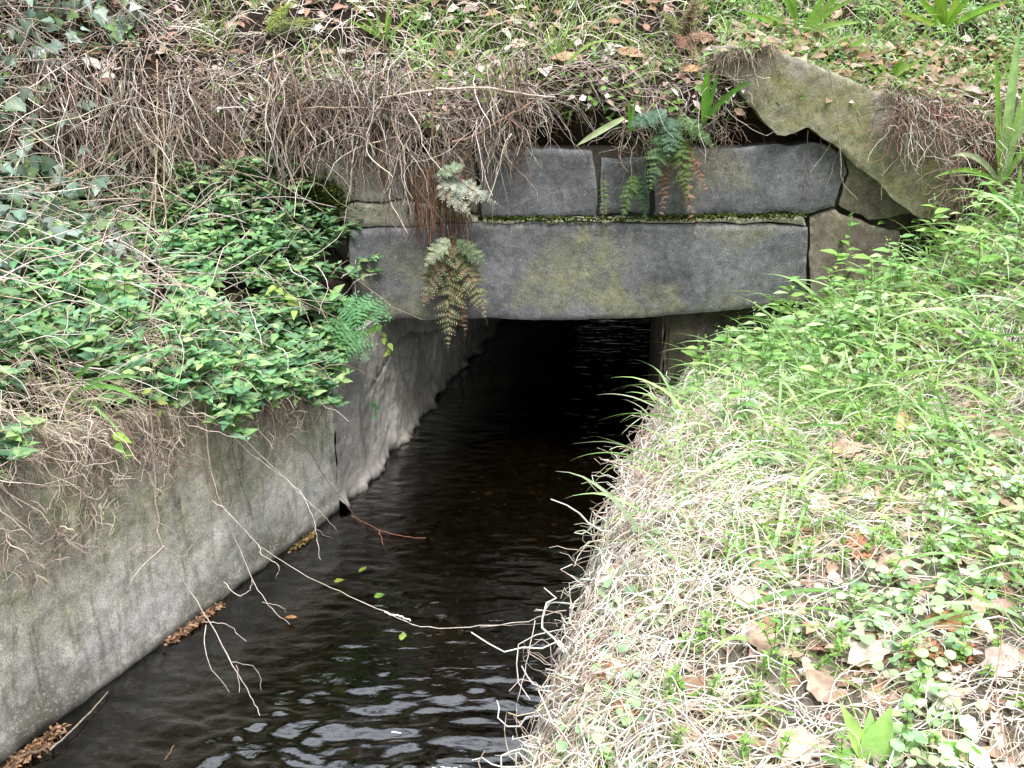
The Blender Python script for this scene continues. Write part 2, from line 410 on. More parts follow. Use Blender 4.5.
# ------------------------------------------------------------------ the ground, bed and water
def build_setting():
    g = MB()
    # right bank: rows along the channel, columns away from it
    def fr(s, d):
        dd = np.maximum(d, 0); x = EX+EU[0]*s+.9673*dd; y = EY+EU[1]*s-.2538*dd
        z = np.where(d < 0, np.minimum(zR(x, y), .40)+d*1.0, zR(x, y))
        x = x+.10*ss(0, -.12, d)*(d < 0); return np.stack([x, y, z], -1)
    grid(g, fr, np.concatenate([[-6, -3], np.arange(-1.6, 2.2, .025)]), np.concatenate([[-.55, -.3, -.12, -.04], np.arange(0, 2.2, .03), [2.4, 3, 5, 9]]), (.60, .52, .42))
    def fl(s, d):
        p = PL(s, np.maximum(d, .07)); p[..., 2] = np.where(d < 0, p[..., 2]-.6, p[..., 2]-.012); return p
    grid(g, fl, np.concatenate([[-7, -4], np.arange(-2.6, 1.1, .03)]), np.concatenate([[-.4], np.arange(.07, 2.4, .03), [2.7, 3.5, 5, 9]]))
    grid(g, lambda x, k: embank(x, k), np.concatenate([[-9, -5, -3.5], np.arange(-2.6, 3.4, .04), [4, 6, 9]]),
         np.concatenate([np.linspace(0, 1, 10), np.arange(1.03, 2.4, .04), np.arange(2.5, 5.6, .15)]))
    # land beyond the embankment on both sides of the stream, then the far ground
    for a, b in ((-12., -.1), (1.35, 12.)):
        grid(g, lambda x, y: np.stack([x+(y-7.5)*.25, y, .45+.1*fbm(x, y, 1, 3)], -1), np.linspace(a, b, 20), np.linspace(7.0, 40, 40))
    R = 250.
    g.add([(-R, -R, -.6), (R, -R, -.6), (R, R, -.6), (-R, R, -.6)], [[0, 1, 2, 3]], (.1, .08, .06))
    tag(g.build("ground", M_soil, origin=(0, 0, 0)), kind="structure")
    b = MB()
    grid(b, lambda x, y: np.stack([x, y, -.13+.03*fbm(x*4, y*4, 0, 4)+.05*ss(.35, .1, np.abs((x-EX+.5)*.96-(y-EY)*.25+.1))*0], -1),
         np.arange(-2.6, 2.2, .04), np.concatenate([np.arange(-.5, 3.6, .04), np.arange(3.7, 12, .2)]))
    tag(b.build("stream_bed", M_bed, origin=(0, 0, 0)), kind="structure")
    w = MB()
    def fw(x, y):
        # wavelets crossing the current, stronger where the stream shallows towards the viewer
        near = .14+.06*ss(2.9, 2.4, y)+.95*ss(2.15, 1.75, y)*ss(-1.0, -.6, x)
        u = y*1.0+.22*x+.05*fbm(x*2.3, y*2.3, 2, 2)
        a = fbm(x*5.0+3, u*19, 1.5, 4)
        r = 1-np.abs(fbm(x*6.5, u*26, 7.5, 3))
        h = (.0135*a+.010*r)*near*(.55+.9*ss(-.3, .5, vn(x*3.1, u*5, 12)))+.0024*fbm(x*22, y*45, 3, 2)*(.4+near)
        return np.stack([x, y, h], -1)
    grid(w, fw, np.arange(-1.75, 1.3, .012), np.concatenate([[-1.5, -.5], np.arange(.6, 3.7, .008), np.arange(3.72, 8, .04), np.arange(8.2, 14, .4)]))
    tag(w.build("water", M_water, origin=(0, 0, 0)), kind="structure")
build_setting()

# ------------------------------------------------------------------ the culvert
def stone(name, poly, m, parent, depth=.25, proud=0.0, rough=.010, edge=.007, res=.012, jitter=.008, base_col=(.5, .5, .5), label=None, plane='h'):
    """poly: pixel outline measured on the headwall face; becomes a rough-faced block"""
    P = [ph(px, py) for px, py in poly]
    P2 = [np.array([p[0], p[2]]) for p in P]
    out = []
    for i in range(len(P2)):
        a, b = P2[i], P2[(i+1) % len(P2)]; n = max(1, int(np.linalg.norm(b-a)/res))
        for k in range(n): out.append(a+(b-a)*k/n)
    out = np.array(out)
    out = out+np.stack([fbm(out[:, 0]*14, out[:, 1]*14, 1, 3), fbm(out[:, 0]*14, out[:, 1]*14, 9, 3)], -1)*jitter
    lo, hi = out.min(0), out.max(0)
    X, Z = np.meshgrid(np.arange(lo[0], hi[0], res), np.arange(lo[1], hi[1], res)); q = np.stack([X.ravel(), Z.ravel()], -1)
    q = q+rng.normal(0, res*.15, q.shape)
    a, b = out, np.roll(out, -1, 0)
    ins = np.zeros(len(q), bool); dist = np.full(len(q), 9.)
    for p0, p1 in zip(a, b):
        c = ((p0[1] > q[:, 1]) != (p1[1] > q[:, 1])); xx = p0[0]+(q[:, 1]-p0[1])*(p1[0]-p0[0])/(p1[1]-p0[1]+1e-12)
        ins ^= c & (q[:, 0] < xx)
        e = p1-p0; t = np.clip(((q-p0)@e)/(e@e+1e-12), 0, 1); dist = np.minimum(dist, np.linalg.norm(q-p0-t[:, None]*e, axis=1))
    keep = ins & (dist > res*.5); q, dist = q[keep], dist[keep]
    n = len(out); allp = np.concatenate([out, q]); dist = np.concatenate([np.zeros(n), dist])
    vs, es, fs, ov, oe, of = delaunay_2d_cdt([Vector(p) for p in allp], [(i, (i+1) % n) for i in range(n)], [], 1, 1e-6)
    v2 = np.array([[v.x, v.y] for v in vs])
    src = [o[0] if o else 0 for o in ov]; dd = dist[src]
    e = np.clip(dd/edge, 0, 1); back = (1-np.sqrt(1-(1-e)**2))*edge
    nz = fbm(v2[:, 0]*7, v2[:, 1]*7, proud*50, 3)*rough*.28+fbm(v2[:, 0]*45, v2[:, 1]*45, 3, 2)*rough*.2
    Y = HY(v2[:, 0])-proud+back-nz*e
    mb = MB(); F_ = np.array([list(f) for f in fs if len(f) == 3])
    V = np.stack([v2[:, 0], Y, v2[:, 1]], -1)
    # orient towards -Y
    A = V[F_]; nrm = np.cross(A[:, 1]-A[:, 0], A[:, 2]-A[:, 0]); fl = nrm[:, 1] > 0; F_[fl] = F_[fl][:, ::-1]
    mb.add(V, F_, np.repeat(np.clip(1-dd/.014, 0, 1)[:, None], 3, 1)*.8)
    ring = [next((j for j, s in enumerate(src) if s == i and j < len(v2)), None) for i in range(n)]
    ring = [r for r in ring if r is not None]; r0 = V[ring]; r1 = r0+np.array([0, depth, 0]); m_ = len(ring)
    mb.add(np.concatenate([r0, r1]), [[i, (i+1) % m_, m_+(i+1) % m_, m_+i] for i in range(m_)], (0, 0, 0))
    o = mb.build(name, m, parent)
    if label: o["label"] = label
    return o

cul = thing("stone_culvert", "old dark stone culvert with a long lintel block carrying the earth over the stream", "culvert", (.03, 3.28, 0))
stone("lintel", [(349, 229), (420, 226), (480, 223), (600, 224), (700, 224), (808, 226), (807, 262), (805, 302), (740, 309), (640, 317), (560, 319), (480, 318), (420, 319), (372, 318), (352, 300)], M_lintel, cul, .30, .012, .008, .008, jitter=.005, label="long dark lintel stone with yellow green lichen patches")
stone("stone_block", [(306, 152), (345, 148), (400, 151), (404, 199), (360, 203), (322, 201), (312, 180)], M_blockl, cul, .2, .0, .008, label="pale stone block at the upper left")
stone("stone_block", [(479, 151), (540, 149), (592, 153), (597, 180), (597, 217), (540, 219), (482, 217)], M_blockd, cul, .2, -.004, .007, label="dark stone block above the middle of the lintel")
stone("stone_block", [(652, 152), (700, 150), (770, 146), (822, 143), (842, 152), (846, 175), (835, 208), (806, 213), (740, 214), (655, 217)], M_blockd, cul, .2, .004, .008, label="dark stone block above the right end of the lintel")
stone("stone_block", [(602, 160), (648, 156), (650, 214), (601, 216)], M_blockd, cul, .2, -.022, .01)
stone("stone_block", [(406, 156), (475, 154), (477, 214), (408, 205)], M_blockr, cul, .2, -.018, .01)
stone("stone_block", [(844, 152), (905, 196), (918, 214), (870, 222), (842, 206), (850, 176)], M_blockr, cul, .15, -.01, .008, label="broken pale brown stone at the upper right")
stone("stone_block", [(812, 217), (838, 212), (872, 226), (900, 232), (905, 300), (880, 345), (815, 345), (811, 262)], M_blockr, cul, .2, -.012, .01)
stone("mortar_joint", [(337, 205), (360, 205), (404, 201), (430, 206), (478, 218), (478, 222), (420, 225), (349, 227), (340, 220)], M_mortar, cul, .12, -.002, .006, .008)
stone("mortar_joint", [(482, 219), (540, 220), (597, 219), (655, 219), (760, 216), (806, 215), (808, 224), (700, 223), (600, 223), (482, 222)], M_mortar, cul, .12, -.003, .006, .006)
stone("stone_block", [(667, 312), (700, 311), (706, 360), (700, 440), (666, 440)], M_side, cul, .25, -.05, .012, label="reddish side stone under the right end of the lintel")
stone("stone_block", [(709, 318), (735, 308), (805, 304), (812, 350), (770, 400), (712, 420)], M_core, cul, .2, -.09, .014)
# rubble behind the face stones
core = MB()
def slabbox(mb, x0, x1, z0, z1, y0=.040, y1=.5, col=(0, 0, 0)):
    xs = np.linspace(x0, x1, max(2, int((x1-x0)/.03))); zs = np.linspace(z0, z1, max(2, int((z1-z0)/.03)))
    grid(mb, lambda x, z: np.stack([x, HY(x)+y0+.012*fbm(x*12, z*12, 2, 3), z], -1), xs, zs, col)
    for z in (z0, z1): grid(mb, lambda x, k, z=z: np.stack([x, HY(x)+y0+(y1-y0)*k, x*0+z], -1), xs, np.array([0., 1]), col)
    for x in (x0, x1): grid(mb, lambda k, z, x=x: np.stack([k*0+x, HY(x)+y0+(y1-y0)*k, z], -1), np.array([0., 1]), zs, col)
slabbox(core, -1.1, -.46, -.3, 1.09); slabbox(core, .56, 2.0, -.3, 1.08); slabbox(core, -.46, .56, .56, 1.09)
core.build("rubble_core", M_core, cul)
# passage: both sides and the roof
ps = MB()
IU = np.array([.2504, .9681])
def inner(s, z):
    p = WL+IU*np.maximum(s, 0)[..., None]; q = WK+np.array([.2716, .9624])*(s+.379)[..., None]
    p = np.where((s < 0)[..., None], q, p)
    j = .005*fbm(s*5, z*5, 3, 4)-.014*ss(-.2, .0, s)*(np.abs(z-(.335+.05*np.sin(s*7)))<.006)-.03*ss(.05, .0, z)*0
    j = j+.028*ss(.07+.04*vn(s*9, 1, 2), 0, z)*(.5+.9*vn(s*22, z*18, 1)+.5*vn(s*55, z*50, 3))+.004*vn(s*40, z*40, 9)
    return np.stack([p[..., 0]+j*.96, p[..., 1]-j*.27, z], -1)
grid(ps, inner, np.concatenate([np.arange(-.379, 1.2, .012), np.arange(1.25, 3.7, .06)]), np.concatenate([[-.3, -.1], np.arange(0, .536, .01), [.537]]))
grid(ps, lambda s, k: np.concatenate([(WL+IU*s[..., None])+np.array([-.5, .1])*k[..., None], (s*0+.537-.0)[..., None]], -1), np.arange(-.379, 0.05, .05), np.array([0., 1]))
ps.build("side_wall", M_inner, cul)
ps = MB()
grid(ps, lambda s, z: np.stack([.545+.2538*s-.02*fbm(s*5, z*5, 8, 4), 3.36+.9673*s, z], -1), np.concatenate([np.arange(-.02, 1, .03), np.arange(1.0, 3.7, .1)]), np.linspace(-.3, .56, 30))
ps.build("side_wall", M_blockr, cul)
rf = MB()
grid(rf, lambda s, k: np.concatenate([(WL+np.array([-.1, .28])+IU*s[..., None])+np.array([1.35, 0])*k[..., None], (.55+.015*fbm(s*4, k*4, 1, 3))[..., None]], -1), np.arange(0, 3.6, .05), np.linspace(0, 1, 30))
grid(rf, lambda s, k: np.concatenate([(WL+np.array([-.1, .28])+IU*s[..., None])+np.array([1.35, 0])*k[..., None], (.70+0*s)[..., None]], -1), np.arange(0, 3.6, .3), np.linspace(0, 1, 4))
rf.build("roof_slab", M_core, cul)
# moss along the joint
def moss_mesh(mb, pts, n, spread, size):
    pts = np.array(pts); i = rng.integers(0, len(pts)-1, n); t = rng.random((n, 1))
    p = pts[i]*(1-t)+pts[i+1]*t+rng.normal(0, 1, (n, 3))*np.array([spread, .004, spread*.55])
    leaves(mb, p, rdir(n, .3)+np.array([0, -.8, .2]), rdir(n, .5), size*(.6+.8*rng.random(n)), size*.6, pal([(.05, .075, .012), (.09, .12, .02), (.03, .045, .01)], n), 'lance')
mm = MB(); moss_mesh(mm, [ph(485, 219, .01), ph(560, 220, .01), ph(655, 219, .012), ph(720, 217, .012), ph(806, 216, .01)], 1500, .010, .011)
moss_mesh(mm, [ph(312, 185, .02), ph(330, 205, .02)], 1500, .035, .014)
mm.build("moss", M_moss, cul)

# left retaining wall
lw = MB()
def lwall(s, z):
    t = wtop(s); t = t+.018*fbm(s*6, s*0, 2, 3); zz = np.minimum(z, t)
    j = .007*fbm(s*1.6, zz*1.6, 3, 2)+.0025*fbm(s*20, zz*20, 5, 3)+.004*ss(-.03, .0, s)*vn(zz*25, 1, 1)
    p = WK+WU*s[..., None]-WN*j[..., None]
    p = p+WN*np.maximum(z-t, 0)[..., None]*1.0
    return np.concatenate([p, (zz+.004*fbm(s*15, z*3, 2, 2))[..., None]], -1)
grid(lw, lwall, np.concatenate([[-6, -4, -3], np.arange(-2.4, .011, .012)]), np.concatenate([[-.4, -.1], np.arange(0, .92, .012)]))
tag(lw.build("retaining_wall", M_conc, origin=(-1.1, 1.8, 0)), "long weathered grey concrete wall lining the left side of the stream", "wall")
# right channel wall, mostly behind the overhanging straw
rw = MB()
grid(rw, lambda s, z: np.stack([EX+.03+EU[0]*s+.03*fbm(s*5, z*5, 4, 3)+.02*z, EY+EU[1]*s, z], -1), np.concatenate([[-5, -3], np.arange(-1.6, 2.06, .03)]), np.linspace(-.35, .36, 24))
tag(rw.build("bank_wall", M_core, origin=(.3, 2.3, 0)), "dark low stone wall under the straw of the right bank", "wall")
# broken slab of render, upper right
sl = thing("render_slab", "big broken mossy slab of render leaning above the right end of the culvert", "slab", ph(850, 140, .05))
stone("slab_face", [(708, 44), (740, 46), (770, 48), (800, 62), (840, 76), (880, 92), (930, 100), (955, 128), (962, 165), (958, 205), (935, 222), (915, 216), (893, 200), (872, 178), (852, 166), (836, 146), (805, 128), (790, 133), (772, 132), (758, 116), (742, 96), (722, 76)], M_slab, sl, .06, .05, .016, .004)

# ------------------------------------------------------------------ cover that nobody could count (left bank)
def coverL(N, smin, smax, dmin, dmax):
    s = rng.uniform(smin, smax, N); d = rng.uniform(dmin, dmax, N); return s, d
NL = norm(np.array([.6, -.45, .7]))        # the left bank faces right, forward and up
# periwinkle shoots
vb = MB(); N = 3500
s, d = coverL(N, -2.1, .50, -.05, .84)
den = vn(s*3.2, d*4, 12)+.35*vn(s*9, d*9, 2)
k = (den+.7*np.exp(-((s-.05)**2+(d-.30)**2)/.04) > -.42+.5*ss(.55, .84, d)) & (d > .0+.08*vn(s*5, 1, 3)) & ~((s > -.12) & (d < .03)) & ((s > -1.25) | (d > .20))
s, d = s[k], d[k]; _s = rng.uniform(-.85, -.02, 230); _k = vn(_s*4, 3, 6)+.25*ss(-.5, -.1, _s) > .0; s = np.concatenate([s, _s[_k]]); d = np.concatenate([d, rng.uniform(-.03, .10, _k.sum())]); N = len(s); base = PL(s, d)
H = rng.uniform(.05, .14, N)*(1-.3*ss(.45, .75, d)); ax = norm(np.array([.30, -.25, .8])+np.where(d < .10, 1., 0.)[:, None]*np.array([.5, -.25, -.55])+rng.normal(0, .28, (N, 3)))
P = np.stack([base, base+ax*H[:, None]*.5, base+ax*H[:, None]+np.array([.006, -.006, 0])], 1)
tubes(vb, P, np.full((N, 3), .0014), (.10, .16, .05))
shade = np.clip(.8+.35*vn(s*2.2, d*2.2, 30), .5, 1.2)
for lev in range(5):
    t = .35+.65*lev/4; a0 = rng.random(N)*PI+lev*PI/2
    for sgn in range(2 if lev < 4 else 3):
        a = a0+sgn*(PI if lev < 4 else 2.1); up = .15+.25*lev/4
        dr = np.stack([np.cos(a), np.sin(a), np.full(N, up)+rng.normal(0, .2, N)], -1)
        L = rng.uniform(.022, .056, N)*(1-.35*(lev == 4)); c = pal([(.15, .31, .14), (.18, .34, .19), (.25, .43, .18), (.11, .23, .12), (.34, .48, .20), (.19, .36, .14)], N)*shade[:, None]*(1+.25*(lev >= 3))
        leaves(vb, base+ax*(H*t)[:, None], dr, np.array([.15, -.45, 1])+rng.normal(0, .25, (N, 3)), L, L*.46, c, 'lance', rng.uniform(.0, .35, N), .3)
NG = 900; sg, dg = coverL(NG, -1.7, -.1, .0, .30)
_pg = PL(sg, dg)
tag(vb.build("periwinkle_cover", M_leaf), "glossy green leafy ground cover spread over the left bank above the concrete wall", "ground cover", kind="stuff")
# ivy at the upper left
iv = MB(); N = 3600
s = rng.uniform(-2.0, .5, N); d = rng.uniform(.5, 1.5, N); xx = PL(s, d)[:, 0]
k = (vn(s*3.5, d*3.5, 5)+1.5*ss(-1.12, -1.42, xx)-.40 > 0); s, d = s[k], d[k]; N = len(s)
p = PL(s, d)+NL*rng.uniform(.05, .17, (N, 1))
leaves(iv, p, norm(np.array([.1, -.3, -.6])+rng.normal(0, .5, (N, 3))), NL+rng.normal(0, .35, (N, 3)), (L := rng.uniform(.026, .055, N)), L*.92, pal([(.13, .20, .15), (.20, .28, .22), (.08, .13, .08), (.28, .35, .30), (.15, .24, .10)], N), 'ivy', .15, .2, 1.3)
tag(iv.build("ivy_cover", M_ivy), "dark grey green ivy leaves among dead stems at the upper left", "ivy", kind="stuff")
# dead stems and roots tangled over the steep upper left bank
tg = MB()
lowleaf = MB(); n_ = 2600; s_ = rng.uniform(-2.2, .5, n_); d_ = rng.uniform(.5, 1.6, n_); q_ = PL(s_, d_)+NL*rng.uniform(0, .09, (n_, 1)); k_ = vn(s_*5, d_*5, 40) > .0; q_ = q_[k_]; n_ = len(q_)
leaves(lowleaf, q_, rdir(n_, -.2)+np.array([.2, -.3, 0]), NL+rng.normal(0, .4, (n_, 3)), rng.uniform(.016, .04, n_), rng.uniform(.010, .022, n_), pal([(.14, .26, .07), (.20, .34, .10), (.10, .19, .07)], n_), 'ovate', .15, .2)
tag(lowleaf.build('tangle_leaves', M_leaf), 'small green leaves scattered through the dead stems at the upper left', 'leaves', kind='stuff')
BR = [(.48, .40, .33), (.58, .50, .43), (.36, .28, .22), (.70, .63, .56), (.24, .17, .13), (.14, .10, .08)]
N = 4200; s = rng.uniform(-2.3, .55, N); d = rng.uniform(.42, 1.6, N)
k = d > .50+.10*vn(s*4, 3, 1)-.25*ss(-.1, .3, s); s, d = s[k], d[k]; N = len(s)
p = PL(s, d)+NL*rng.uniform(.01, .10, (N, 1))
P = walk(p, np.array([.25, -.2, -.6])+rng.normal(0, .6, (N, 3)), 8, rng.uniform(.018, .05, N), .28, .10)
tubes(tg, P, np.linspace(1.25, .6, 8)[None]*rng.uniform(.0006, .0017, (N, 1)), pal(BR, N, .25))
N = 900; s = rng.uniform(-2.0, .4, N); d = rng.uniform(.35, 1.2, N)
P = walk(PL(s, d)+NL*rng.uniform(.05, .14, (N, 1)), norm(np.array([.6, .5, .2])*rng.choice([-1, 1], (N, 1))+rng.normal(0, .4, (N, 3))), 9, rng.uniform(.03, .07, N), .16, .07)
tubes(tg, P, np.linspace(1.25, .6, 9)[None]*rng.uniform(.0010, .0022, (N, 1)), pal(BR[1:4]+[(.5, .42, .34)], N, .2))
N = 420; s = rng.uniform(-1.6, .3, N); d = rng.uniform(.05, .6, N)
P = walk(PL(s, d)+NL*rng.uniform(.03, .13, (N, 1)), norm(np.array([.4, -.2, -.1])+rng.normal(0, .6, (N, 3))), 8, rng.uniform(.012, .04, N), .2, .08)
tubes(tg, P, np.linspace(1.25, .6, 8)[None]*rng.uniform(.0007, .0017, (N, 1)), pal(BR[:4], N, .2))
N = 1500; x = rng.uniform(-1.45, .25, N); cl = 1.2*vn(x*6, 3, 7)+.8*vn(x*17, 1, 4)+1.0*ss(-.1, -.5, x)+.9*np.exp(-((x+.36)/.10)**2); x = x[cl+rng.normal(0, .25, N) > .38]; N = len(x)
p = np.stack([x, HY(x)-rng.uniform(.02, .10, N), rng.uniform(1.12, 1.42, N)], -1)
P = walk(p, norm(np.array([0, -.15, -.7])+rng.normal(0, .35, (N, 3))), 11, rng.uniform(.010, .036, N)*(1-.35*ss(-.2, .1, x))*(1-.50*ss(-.70, -.62, x)*(1-ss(-.46, -.41, x))), .20, .14); P[..., 1] = np.minimum(P[..., 1], HY(P[..., 0])-.018)
tubes(tg, P, np.linspace(1.3, .6, 11)[None]*rng.uniform(.0005, .0024, (N, 1)), pal(BR, N, .25))
N = 1500; s = rng.uniform(-.5, .55, N); d = rng.uniform(.6, 1.5, N)
P = walk(PL(s, d)+NL*rng.uniform(.0, .10, (N, 1)), np.array([.2, -.2, -.4])+rng.normal(0, .7, (N, 3)), 8, rng.uniform(.015, .04, N), .3, .10)
tubes(tg, P, np.linspace(1.25, .6, 8)[None]*rng.uniform(.0006, .0018, (N, 1)), pal(BR, N, .25))
tag(tg.build("dead_stem_tangle", M_twig), "brown tangle of dead vine stems covering the steep upper left bank", "dead stems", kind="stuff")
# crumpled small dead leaves among the tangle
dl = MB(); N = 1300; s = rng.uniform(-2.2, .5, N); d = rng.uniform(.3, 1.6, N); p = PL(s, d)+NL*rng.uniform(.0, .07, (N, 1))
leaves(dl, p, rdir(N), NL+rng.normal(0, .6, (N, 3)), rng.uniform(.015, .045, N), rng.uniform(.010, .022, N), pal([(.30, .20, .15), (.42, .33, .27), (.20, .12, .08), (.55, .48, .42)], N), 'dead', .4, .5, 1.1, .3)
def scatE(N, x0, x1, b0, b1, pw_=1.0):
    x = rng.uniform(x0, x1, N); b = b0+(b1-b0)*rng.random(N)**pw_; return embank(x, 1+b), x, b
p, x, b = scatE(2100, -1.6, 2.4, 0, 1.3)
leaves(dl, p+np.array([0, 0, .008]), rdir(len(p)), np.array([0, -.6, 1])+rng.normal(0, .4, (len(p), 3)), rng.uniform(.02, .075, len(p)), rng.uniform(.014, .042, len(p)), pal([(.36, .26, .20), (.46, .37, .32), (.24, .15, .10), (.58, .51, .47), (.32, .19, .13)], len(p)), 'dead', .25, .4, 1.1, .3)
tag(dl.build("leaf_litter", M_dead), "small curled dead leaves littered over the embankment and upper left bank", "leaf litter", kind="stuff")

# roots hanging from the lip of the embankment
rt = MB(); N = 2900; x = rng.uniform(-1.1, 2.1, N)
cl = 1.3*vn(x*7, 2, 3)+.8*vn(x*19, 1, 1); wgt = cl+.9*ss(.15, -.35, x)+.35*ss(1.15, 1.35, x)-.75*ss(.75, .8, x)*(1-ss(1.1, 1.25, x))
k = wgt+rng.normal(0, .2, N) > .16; x = x[k]; N = len(x)
kk = rng.uniform(.45, 1.03, N); p = embank(x, kk)+np.array([0, -.012, 0])
ln = rng.uniform(.008, .024, N)*(1+.6*ss(.1, -.3, x))*(1+.6*(rng.random(N) < .08))
P = walk(p, np.array([0, -.35, -.1])+rng.normal(0, .65, (N, 3)), 9, ln, .38, .16)
P[:, :, 1] = np.minimum(P[:, :, 1], HY(P[:, :, 0])-.016)
tubes(rt, P, np.linspace(1.3, .5, 9)[None]*rng.uniform(.0005, .0014, (N, 1)), pal(BR, N, .25))
N = 950; x = rng.uniform(-1.0, .8, N); k = wgt.mean()+vn(x*5, 7, 2) > -.3; x = x[k]; N = len(x)
p = embank(x, rng.uniform(.85, 1.12, N))+np.array([0, -.02, 0])+rng.normal(0, .01, (N, 3))
P = walk(p, norm(np.array([1, 0, 0])*rng.choice([-1, 1], (N, 1))+rng.normal(0, .5, (N, 3))), 8, rng.uniform(.02, .045, N), .30, .06)
P[:, :, 1] = np.minimum(P[:, :, 1], HY(P[:, :, 0])-.02+.4*np.maximum(P[:, :, 2]-1.25, 0)*3)
tubes(rt, P, np.linspace(1.2, .5, 8)[None]*rng.uniform(.0006, .0015, (N, 1)), pal(BR, N, .25))
n = 1000; x = rng.uniform(1.22, 1.95, n); p = np.stack([x, HY(x)-.10, lipz(x)+.03-np.where(x > 1.40, .34, .1)*rng.random(n)], -1)
P = walk(p, np.array([-.1, -.2, -.6])+rng.normal(0, .8, (n, 3)), 9, rng.uniform(.008, .030, n), .45, .15)
P[..., 1] = np.minimum(P[..., 1], HY(P[..., 0])-.075)
tubes(rt, P, np.linspace(1.3, .5, 9)[None]*rng.uniform(.0006, .0016, (n, 1)), pal(BR+[(.32, .17, .13)]*2, n, .25))
n = 1100; x = rng.uniform(-1.2, 1.9, n); p = embank(x, rng.uniform(.7, 1.12, n))+np.array([0, -.035, 0])+rng.normal(0, .012, (n, 3)); cd = pal([(.52, .42, .36), (.66, .60, .56), (.36, .25, .19), (.16, .28, .07), (.22, .36, .10)], n); k = vn(x*9, 3, 9) > -.3; p, cd = p[k], cd[k]; n = len(p)
leaves(rt, p, rdir(n, -.2), np.array([0, -1, .5])+rng.normal(0, .4, (n, 3)), rng.uniform(.012, .042, n), rng.uniform(.008, .022, n), cd, 'dead', .25, .3, 1.1, .25)
tag(rt.build("hanging_roots", M_twig), "fine brown roots and dead stems hanging from the earth lip over the stones", "roots", kind="stuff")

# grass and weeds on the embankment
eg = MB()
def blades(mb, p, L, W, cols, lean=.5, K=6, grav=.16, tip=None, var=.18, d0=None):
    N = len(p); dr = norm(rdir(N, 0)*lean+np.array([0, 0, 1])) if d0 is None else norm(d0+rng.normal(0, .25, (N, 3)))
    P = walk(p, dr, K, L/(K-1), .05, grav)
    side = norm(np.cross(dr, rng.normal(0, 1, (N, 3))))
    prof = np.array([.7, 1, .95, .8, .5, .05]) if K == 6 else np.interp(np.linspace(0, 1, K), [0, .25, .6, 1], [.7, 1, .8, .04])
    c = pal(cols, N, var)
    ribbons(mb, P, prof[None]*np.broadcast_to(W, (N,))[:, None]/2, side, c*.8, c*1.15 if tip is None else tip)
    return P
ST = [(.84, .77, .67), (.90, .85, .78), (.74, .64, .54), (.93, .90, .85), (.62, .49, .39)]
GR = [(.26, .46, .12), (.34, .54, .16), (.42, .58, .22), (.20, .36, .10), (.52, .60, .32)]
p, x, b = scatE(14000, -1.4, 2.6, -.02, 1.3)
k = (vn(x*3.5, b*5, 2)+.7*vn(x*11, b*11, 4)+.8*ss(.7, 1.0, x)+.35*ss(-1.5, -.2, x) > .12); p = p[k]
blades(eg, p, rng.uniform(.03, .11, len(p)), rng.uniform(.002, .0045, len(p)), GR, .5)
# small leafy weeds, thick at the upper right
p, x, b = scatE(6500, -1.3, 2.8, 0, 1.2)
k = (1.1*ss(.65, 1.0, x)+.6*vn(x*4, b*6, 8)-.45 > 0); p = p[k]; N = len(p)
for j in range(4):
    q = p+rng.normal(0, .006, (N, 3))+np.array([0, 0, .012+.009*j])
    L = rng.uniform(.008, .022, N); leaves(eg, q, rdir(N, .3), np.array([0, -.2, 1])+rng.normal(0, .3, (N, 3)), L, L*.7, pal([(.20, .36, .13), (.27, .44, .17), (.16, .30, .14), (.33, .46, .26)], N), 'round', .1, .2)
# trailing green on the lip
N = 900; x = rng.uniform(-1.0, 1.6, N); k = vn(x*6, 5, 5) > -.05; x = x[k]; N = len(x); p = embank(x, rng.uniform(.6, 1.05, N))+np.array([0, -.02, 0])
leaves(eg, p, rdir(N, -.3)+np.array([0, -.4, 0]), np.array([0, -1, .4])+rng.normal(0, .4, (N, 3)), rng.uniform(.010, .028, N), rng.uniform(.006, .016, N), pal([(.09, .19, .03), (.15, .25, .05)], N), 'ovate')
p, x, b = scatE(1500, -1.2, 2.8, 0, 1.2); k = vn(x*5, b*5, 17)+.25*ss(.5, 1.2, x) > .28; p = p[k]; blades(eg, p, rng.uniform(.08, .24, len(p)), rng.uniform(.004, .012, len(p)), GR[1:]+[(.40, .58, .24)], .7, 9, .17)
p, x, b = scatE(900, .75, 2.2, -.02, .28); n = len(p); leaves(eg, p+np.array([0, 0, .02]), rdir(n), np.array([0, -.6, 1])+rng.normal(0, .4, (n, 3)), rng.uniform(.03, .08, n), rng.uniform(.018, .04, n), pal([(.42, .30, .22), (.55, .45, .38), (.30, .19, .13)], n), 'dead', .25, .4, 1.1, .3)
n = 900; x = rng.uniform(.62, 1.75, n); x = x[vn(x*8, 4, 4) > -.1]; n = len(x); tz = np.interp(x, [.62, .80, 1.0, 1.2, 1.45, 1.7], [1.40, 1.43, 1.385, 1.315, 1.245, 1.14])
p = np.stack([x, HY(x)-rng.uniform(.0, .065, n), tz-rng.uniform(.0, .03, n)-.015], -1)
P = walk(p, norm(np.array([0, -.45, .35])+rng.normal(0, .5, (n, 3))), 8, rng.uniform(.006, .017, n), .3, .28); P[..., 1] = np.minimum(P[..., 1], HY(P[..., 0])-.066*(P[..., 2] < tz[:, None]-.01))
tubes(eg, P, np.linspace(1.3, .5, 8)[None]*rng.uniform(.0006, .0014, (n, 1)), pal(BR, n, .2)); k = rng.random(n) < .5
blades(eg, p[k]+np.array([0, 0, .012]), rng.uniform(.02, .08, k.sum()), rng.uniform(.002, .006, k.sum()), GR, 1.1, 8, .25)
